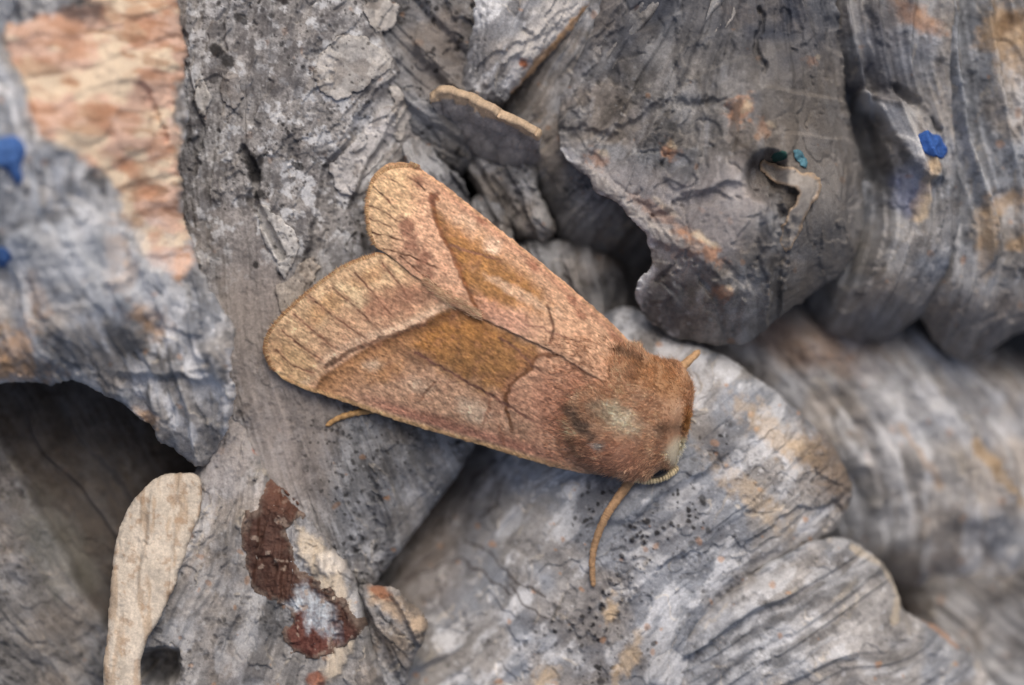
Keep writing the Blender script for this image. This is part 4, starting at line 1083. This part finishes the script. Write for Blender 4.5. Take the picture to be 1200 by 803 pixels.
xx = rng.uniform(500, 566, n); yy = np.interp(xx, [500, 520, 566], [332, 346, 370]) + rng.normal(0, 3.5, n)
zz = wing_z(COST_U, 0)(xx, yy)
hc = np.array([lin(226, 200, 166), lin(206, 164, 138), lin(214, 184, 152)])
strands('tuft', np.stack([xx, yy, zz], -1), np.stack([np.full(n, -.86), np.full(n, -.42), np.full(n, .12)], -1) + rng.normal(0, .12, (n, 3)), rng.uniform(6, 12, n), np.full(n, .4), hc[(rng.random(n) * 3).astype(int)] * rng.uniform(.8, 1.15, n)[:, None], wu, .12)

# ---- body: one continuous lofted mesh (abdomen, thorax, head)
ST = np.array([(462, 306, -14, 3, 3), (480, 318, -12, 16, 12), (520, 345, -8, 30, 24), (600, 392, -4, 42, 32), (655, 432, -4, 52, 36), (690, 460, 0, 64, 44), (725, 480, 6, 75, 52), (760, 488, 4, 71, 48), (783, 491, 0, 65, 43), (796, 493, -4, 58, 36), (803, 494.2, -7, 47, 28), (807, 495, -9, 30, 17), (809, 495.4, -9, 2, 2)], float)
tt = np.linspace(0, len(ST) - 1, 110)
def cr(t, c):
    i = np.clip(np.floor(t).astype(int), 0, len(ST) - 2); f = t - i
    p0 = ST[np.clip(i - 1, 0, len(ST) - 1), c]; p1 = ST[i, c]; p2 = ST[i + 1, c]; p3 = ST[np.clip(i + 2, 0, len(ST) - 1), c]
    return .5 * (2 * p1 + (p2 - p0) * f + (2 * p0 - 5 * p1 + 4 * p2 - p3) * f * f + (3 * p1 - p0 - 3 * p2 + p3) * f ** 3)
def body_pt(t, a):
    x, y, zc, hw, hh = [cr(t, c) for c in range(5)]
    e = .05
    dx = cr(np.minimum(t + e, len(ST) - 1.001), 0) - cr(np.maximum(t - e, 0), 0); dy = cr(np.minimum(t + e, len(ST) - 1.001), 1) - cr(np.maximum(t - e, 0), 1)
    l_ = np.hypot(dx, dy) + 1e-6; dx, dy = dx / l_, dy / l_
    hw = np.maximum(hw, .5); hh = np.maximum(hh, .5)
    bump = 1 + .05 * np.sin(a * 3 + t * 2)
    px = x - dy * hw * np.cos(a) * bump; py = y + dx * hw * np.cos(a) * bump; pz = zc + hh * np.sin(a) * bump
    nx = -dy * np.cos(a) / hw; ny = dx * np.cos(a) / hw; nz = np.sin(a) / hh
    N = np.stack([nx, ny, nz], -1); N /= np.linalg.norm(N, axis=-1, keepdims=True)
    return np.stack([px, py, pz], -1), N, np.stack([dx, dy, 0 * dx], -1)
aa = np.linspace(0, 2 * math.pi, 48, endpoint=False)
T_, A_ = np.meshgrid(tt, aa, indexing='ij')
Pb, Nb, _ = body_pt(T_.ravel(), A_.ravel())
def fur_col(x, y):
    c = np.broadcast_to(lin(214, 172, 140), x.shape + (3,)).copy()
    c = mix(c, lin(228, 190, 160), ss(.45, .6, fbm(x / 14, y / 14, 3, 401)) * .7)
    c = mix(c, lin(172, 128, 100), ss(.5, .65, fbm(x / 10, y / 10, 3, 402)) * .6)
    c = mix(c, lin(190, 142, 98), blob(x, y, 770, 440, 40, 22, 20, .4, 403, 14, .5) * .7)
    c = mix(c, lin(194, 144, 120), blob(x, y, 715, 540, 40, 24, 10, .4, 404, 14, .5) * .7)
    c = mix(c, lin(176, 156, 134), blob(x, y, 705, 485, 34, 14, 25, .9, 405, 8, .6) * .5)
    c = mix(c, lin(240, 226, 200), blob(x, y, 722, 486, 25, 12, 35, .8, 406, 7, .6) * .85)
    c = mix(c, lin(104, 92, 84), blob(x, y, 680, 500, 28, 6, 48, .9, 407, 7, .5) * .8)
    c = mix(c, lin(112, 92, 78), blob(x, y, 728, 408, 26, 5, 28, .9, 408, 7, .5) * .6)
    c = mix(c, lin(84, 58, 44), blob(x, y, 785, 500, 22, 6, -8, .6, 409, 8, .5) * .7)
    c = mix(c, lin(180, 130, 72), blob(x, y, 806, 492, 7, 14, 0, .4, 410, 9, .5) * .8)
    c = mix(c, lin(250, 236, 206), blob(x, y, 801, 534, 20, 20, 20, .3, 411, 10, .4) * .95)
    c = mix(c, lin(190, 150, 124), blob(x, y, 690, 430, 30, 14, 25, .5, 412, 12, .5) * .6)
    c = mix(c, lin(220, 214, 206), blob(x, y, 697, 523, 6, 4, 20, .4, 413, 6, .5) * .9)
    return c
idx = np.arange(len(tt) * 48).reshape(len(tt), 48); nxt = np.roll(idx, -1, 1)
q = np.stack([idx[:-1].ravel(), idx[1:].ravel(), nxt[1:].ravel(), nxt[:-1].ravel()], -1)
tip = np.array([idx[0], idx[-1]])
body = make_obj('body', MW(Pb[:, 0], Pb[:, 1], Pb[:, 2]), q, None, fur_col(Pb[:, 0], Pb[:, 1]) * .75, M_SKIN, moth)
# fur over thorax and head
n = 62000
t_ = rng.uniform(4.0, 11.95, n); a_ = rng.uniform(-.35, math.pi + .35, n)
p, N_, ax = body_pt(t_, a_)
okk = (rng.random(n) < np.interp(t_, [4, 4.6, 5.6, 11, 11.95], [.05, .25, 1, .9, .8]))
p, N_, ax, t_ = p[okk], N_[okk], ax[okk], t_[okk]; n = len(p)
flow = -ax + .6 * N_ + rng.normal(0, .22, (n, 3))
swirl = (fbm(p[:, 0] / 26, p[:, 1] / 26, 2, 421) - .5) * 1.6
flow[:, 0] += -ax[:, 1] * swirl; flow[:, 1] += ax[:, 0] * swirl
hd = ss(9, 10.6, t_)
flow = flow + hd[:, None] * (ax * .75 + .35 * N_)
ln = rng.uniform(4.5, 10, n) * (1 - .1 * hd)
cc = fur_col(p[:, 0] + flow[:, 0] * 5, p[:, 1] + flow[:, 1] * 5) * (rng.uniform(.55, 1.6, n) * (1 + .9 * (fbm(p[:, 0] / 5, p[:, 1] / 5, 3, 422) - .5)))[:, None]
strands('fur', p - N_ * 1.5, flow, ln, rng.uniform(.3, .5, n), cc, body, .22)
# scales standing up on the wing bases, blending wing into thorax
n = 5200
x = rng.uniform(640, 760, n); y = rng.uniform(395, 560, n)
low = sdf(x, y, smooth(LO, 2)); upp = sdf(x, y, smooth(UP, 2))
zf_l = wing_z(COST_L, -4); zf_u = wing_z(COST_U, 0)
for wing, m_, zf, pt in ((wl, (low > 3) & (upp < 0), zf_l, paint_lower), (wu, (upp > 3), zf_u, paint_upper)):
    xx, yy = x[m_], y[m_]; k = len(xx)
    prob = rng.random(k) < np.interp(xx, [640, 690], [.25, 1]); xx, yy = xx[prob], yy[prob]; k = len(xx)
    base = np.stack([xx, yy, zf(xx, yy)], -1)
    dr = np.stack([np.full(k, -.86), np.full(k, -.45 if wing is wu else -.3), np.full(k, .38)], -1) + rng.normal(0, .2, (k, 3))
    c = mix(pt(xx, yy, np.full(k, 20.), 0 * xx), fur_col(xx, yy), np.interp(xx, [650, 700], [.15, .9])) * rng.uniform(.75, 1.25, k)[:, None]
    strands('scale_hairs', base, dr, rng.uniform(4, 8, k), np.full(k, .4), c, wing, .2)

# ---- tubes: antennae and legs
def tube(name, P, r0, r1, colour, parent, ring=5.0, depth=.12, stripes=None, seg_n=14, mat=None):
    P = np.array(smooth(P, 3, False)); Lc = np.concatenate([[0], np.cumsum(np.linalg.norm(np.diff(P, axis=0), axis=1))])
    m = int(Lc[-1] / .9)
    t = np.linspace(0, Lc[-1], m)
    c = np.stack([np.interp(t, Lc, P[:, i]) for i in range(3)], -1)
    d = np.gradient(c, axis=0); d /= np.linalg.norm(d, axis=1, keepdims=True)
    up = np.array([0, 0, 1.0]); s = np.cross(d, up); s /= np.linalg.norm(s, axis=1, keepdims=True); u = np.cross(s, d)
    rr = np.interp(t, [0, Lc[-1]], [r0, r1]) * (1 + depth * np.sin(t / ring * 6.28)) * np.minimum(1, np.sqrt(np.maximum((Lc[-1] - t) / (r1 * 1.2), .02)))
    an = np.linspace(0, 2 * math.pi, seg_n, endpoint=False)
    V = c[:, None] + rr[:, None, None] * (s[:, None] * np.cos(an)[None, :, None] + u[:, None] * np.sin(an)[None, :, None])
    V = V + (np.stack([fbm(V[..., 0] / 3, V[..., 1] / 3, 2, 430 + k) for k in range(3)], -1) - .5) * r0 * .25
    idx = np.arange(m * seg_n).reshape(m, seg_n); nx = np.roll(idx, -1, 1)
    q = np.stack([idx[:-1].ravel(), nx[:-1].ravel(), nx[1:].ravel(), idx[1:].ravel()], -1)
    col = np.broadcast_to(colour, (m, seg_n, 3)) * (1 + .35 * (fbm(V[..., 0] / 4, V[..., 1] / 4, 3, 440) - .5) * 2)[..., None]
    if stripes is not None:
        col = mix(col, stripes, np.broadcast_to((np.sin(t / ring * 6.28) < -.3)[:, None], (m, seg_n)).astype(float) * .7)
    V = V.reshape(-1, 3)
    return make_obj(name, MW(V[:, 0], V[:, 1], V[:, 2]), q, None, col.reshape(-1, 3), mat or M_SKIN, parent)
def bz(x, y, s_=B):
    return float(s_.height(np.array([float(x)]), np.array([float(y)]))[0])
tube('antenna', [(752, 548, -4), (738, 568, -6), (724, 587, -4), (710, 607, bz(710, 607) + 14), (699, 635, bz(699, 635) + 10), (694, 662, bz(694, 662) + 6), (697, 692, bz(697, 692) + 3)], 6.2, 3.2, lin(176, 142, 108), moth, 3.0, .05)
tube('antenna', [(778, 452, -2), (795, 436, -2), (808, 424, -8), (823, 411, -16)], 6.2, 4.2, lin(190, 154, 116), moth, 3.0, .05)
tube('leg', [(455, 478, -14), (425, 483, -14), (402, 488, -16), (390, 493, -18), (379, 501, bz(379, 501, C) + 2)], 4.6, 2.8, lin(174, 138, 94), moth, 9, .1)
tube('leg', [(735, 556, -8), (752, 564, -6), (770, 564, -4), (786, 558, -8), (797, 548, -16)], 5.6, 4.6, lin(226, 208, 168), moth, 3.4, .12, lin(120, 96, 72))
tube('leg', [(700, 500, -30), (690, 520, -30), (676, 530, -34), (665, 532, bz(665, 532) + 3)], 5, 4, lin(170, 124, 84), moth, 9, .1)
# eye
th, ph = np.meshgrid(np.linspace(0, math.pi, 18), np.linspace(0, 2 * math.pi, 28, endpoint=False), indexing='ij')
ex = np.sin(th) * np.cos(ph); ey = np.sin(th) * np.sin(ph); ez = np.cos(th)
u, v = ex * 17, ey * 9
cx, cy = 770 + u * .97 + v * .22, 553 - u * .22 + v * .97
idx = np.arange(18 * 28).reshape(18, 28); nx = np.roll(idx, -1, 1)
q = np.stack([idx[:-1].ravel(), idx[1:].ravel(), nx[1:].ravel(), nx[:-1].ravel()], -1)
make_obj('eye', MW(cx.ravel(), cy.ravel(), (-2 + ez * 12).ravel()), q, None, np.broadcast_to(lin(26, 20, 18), (504, 3)), M_EYE, body)
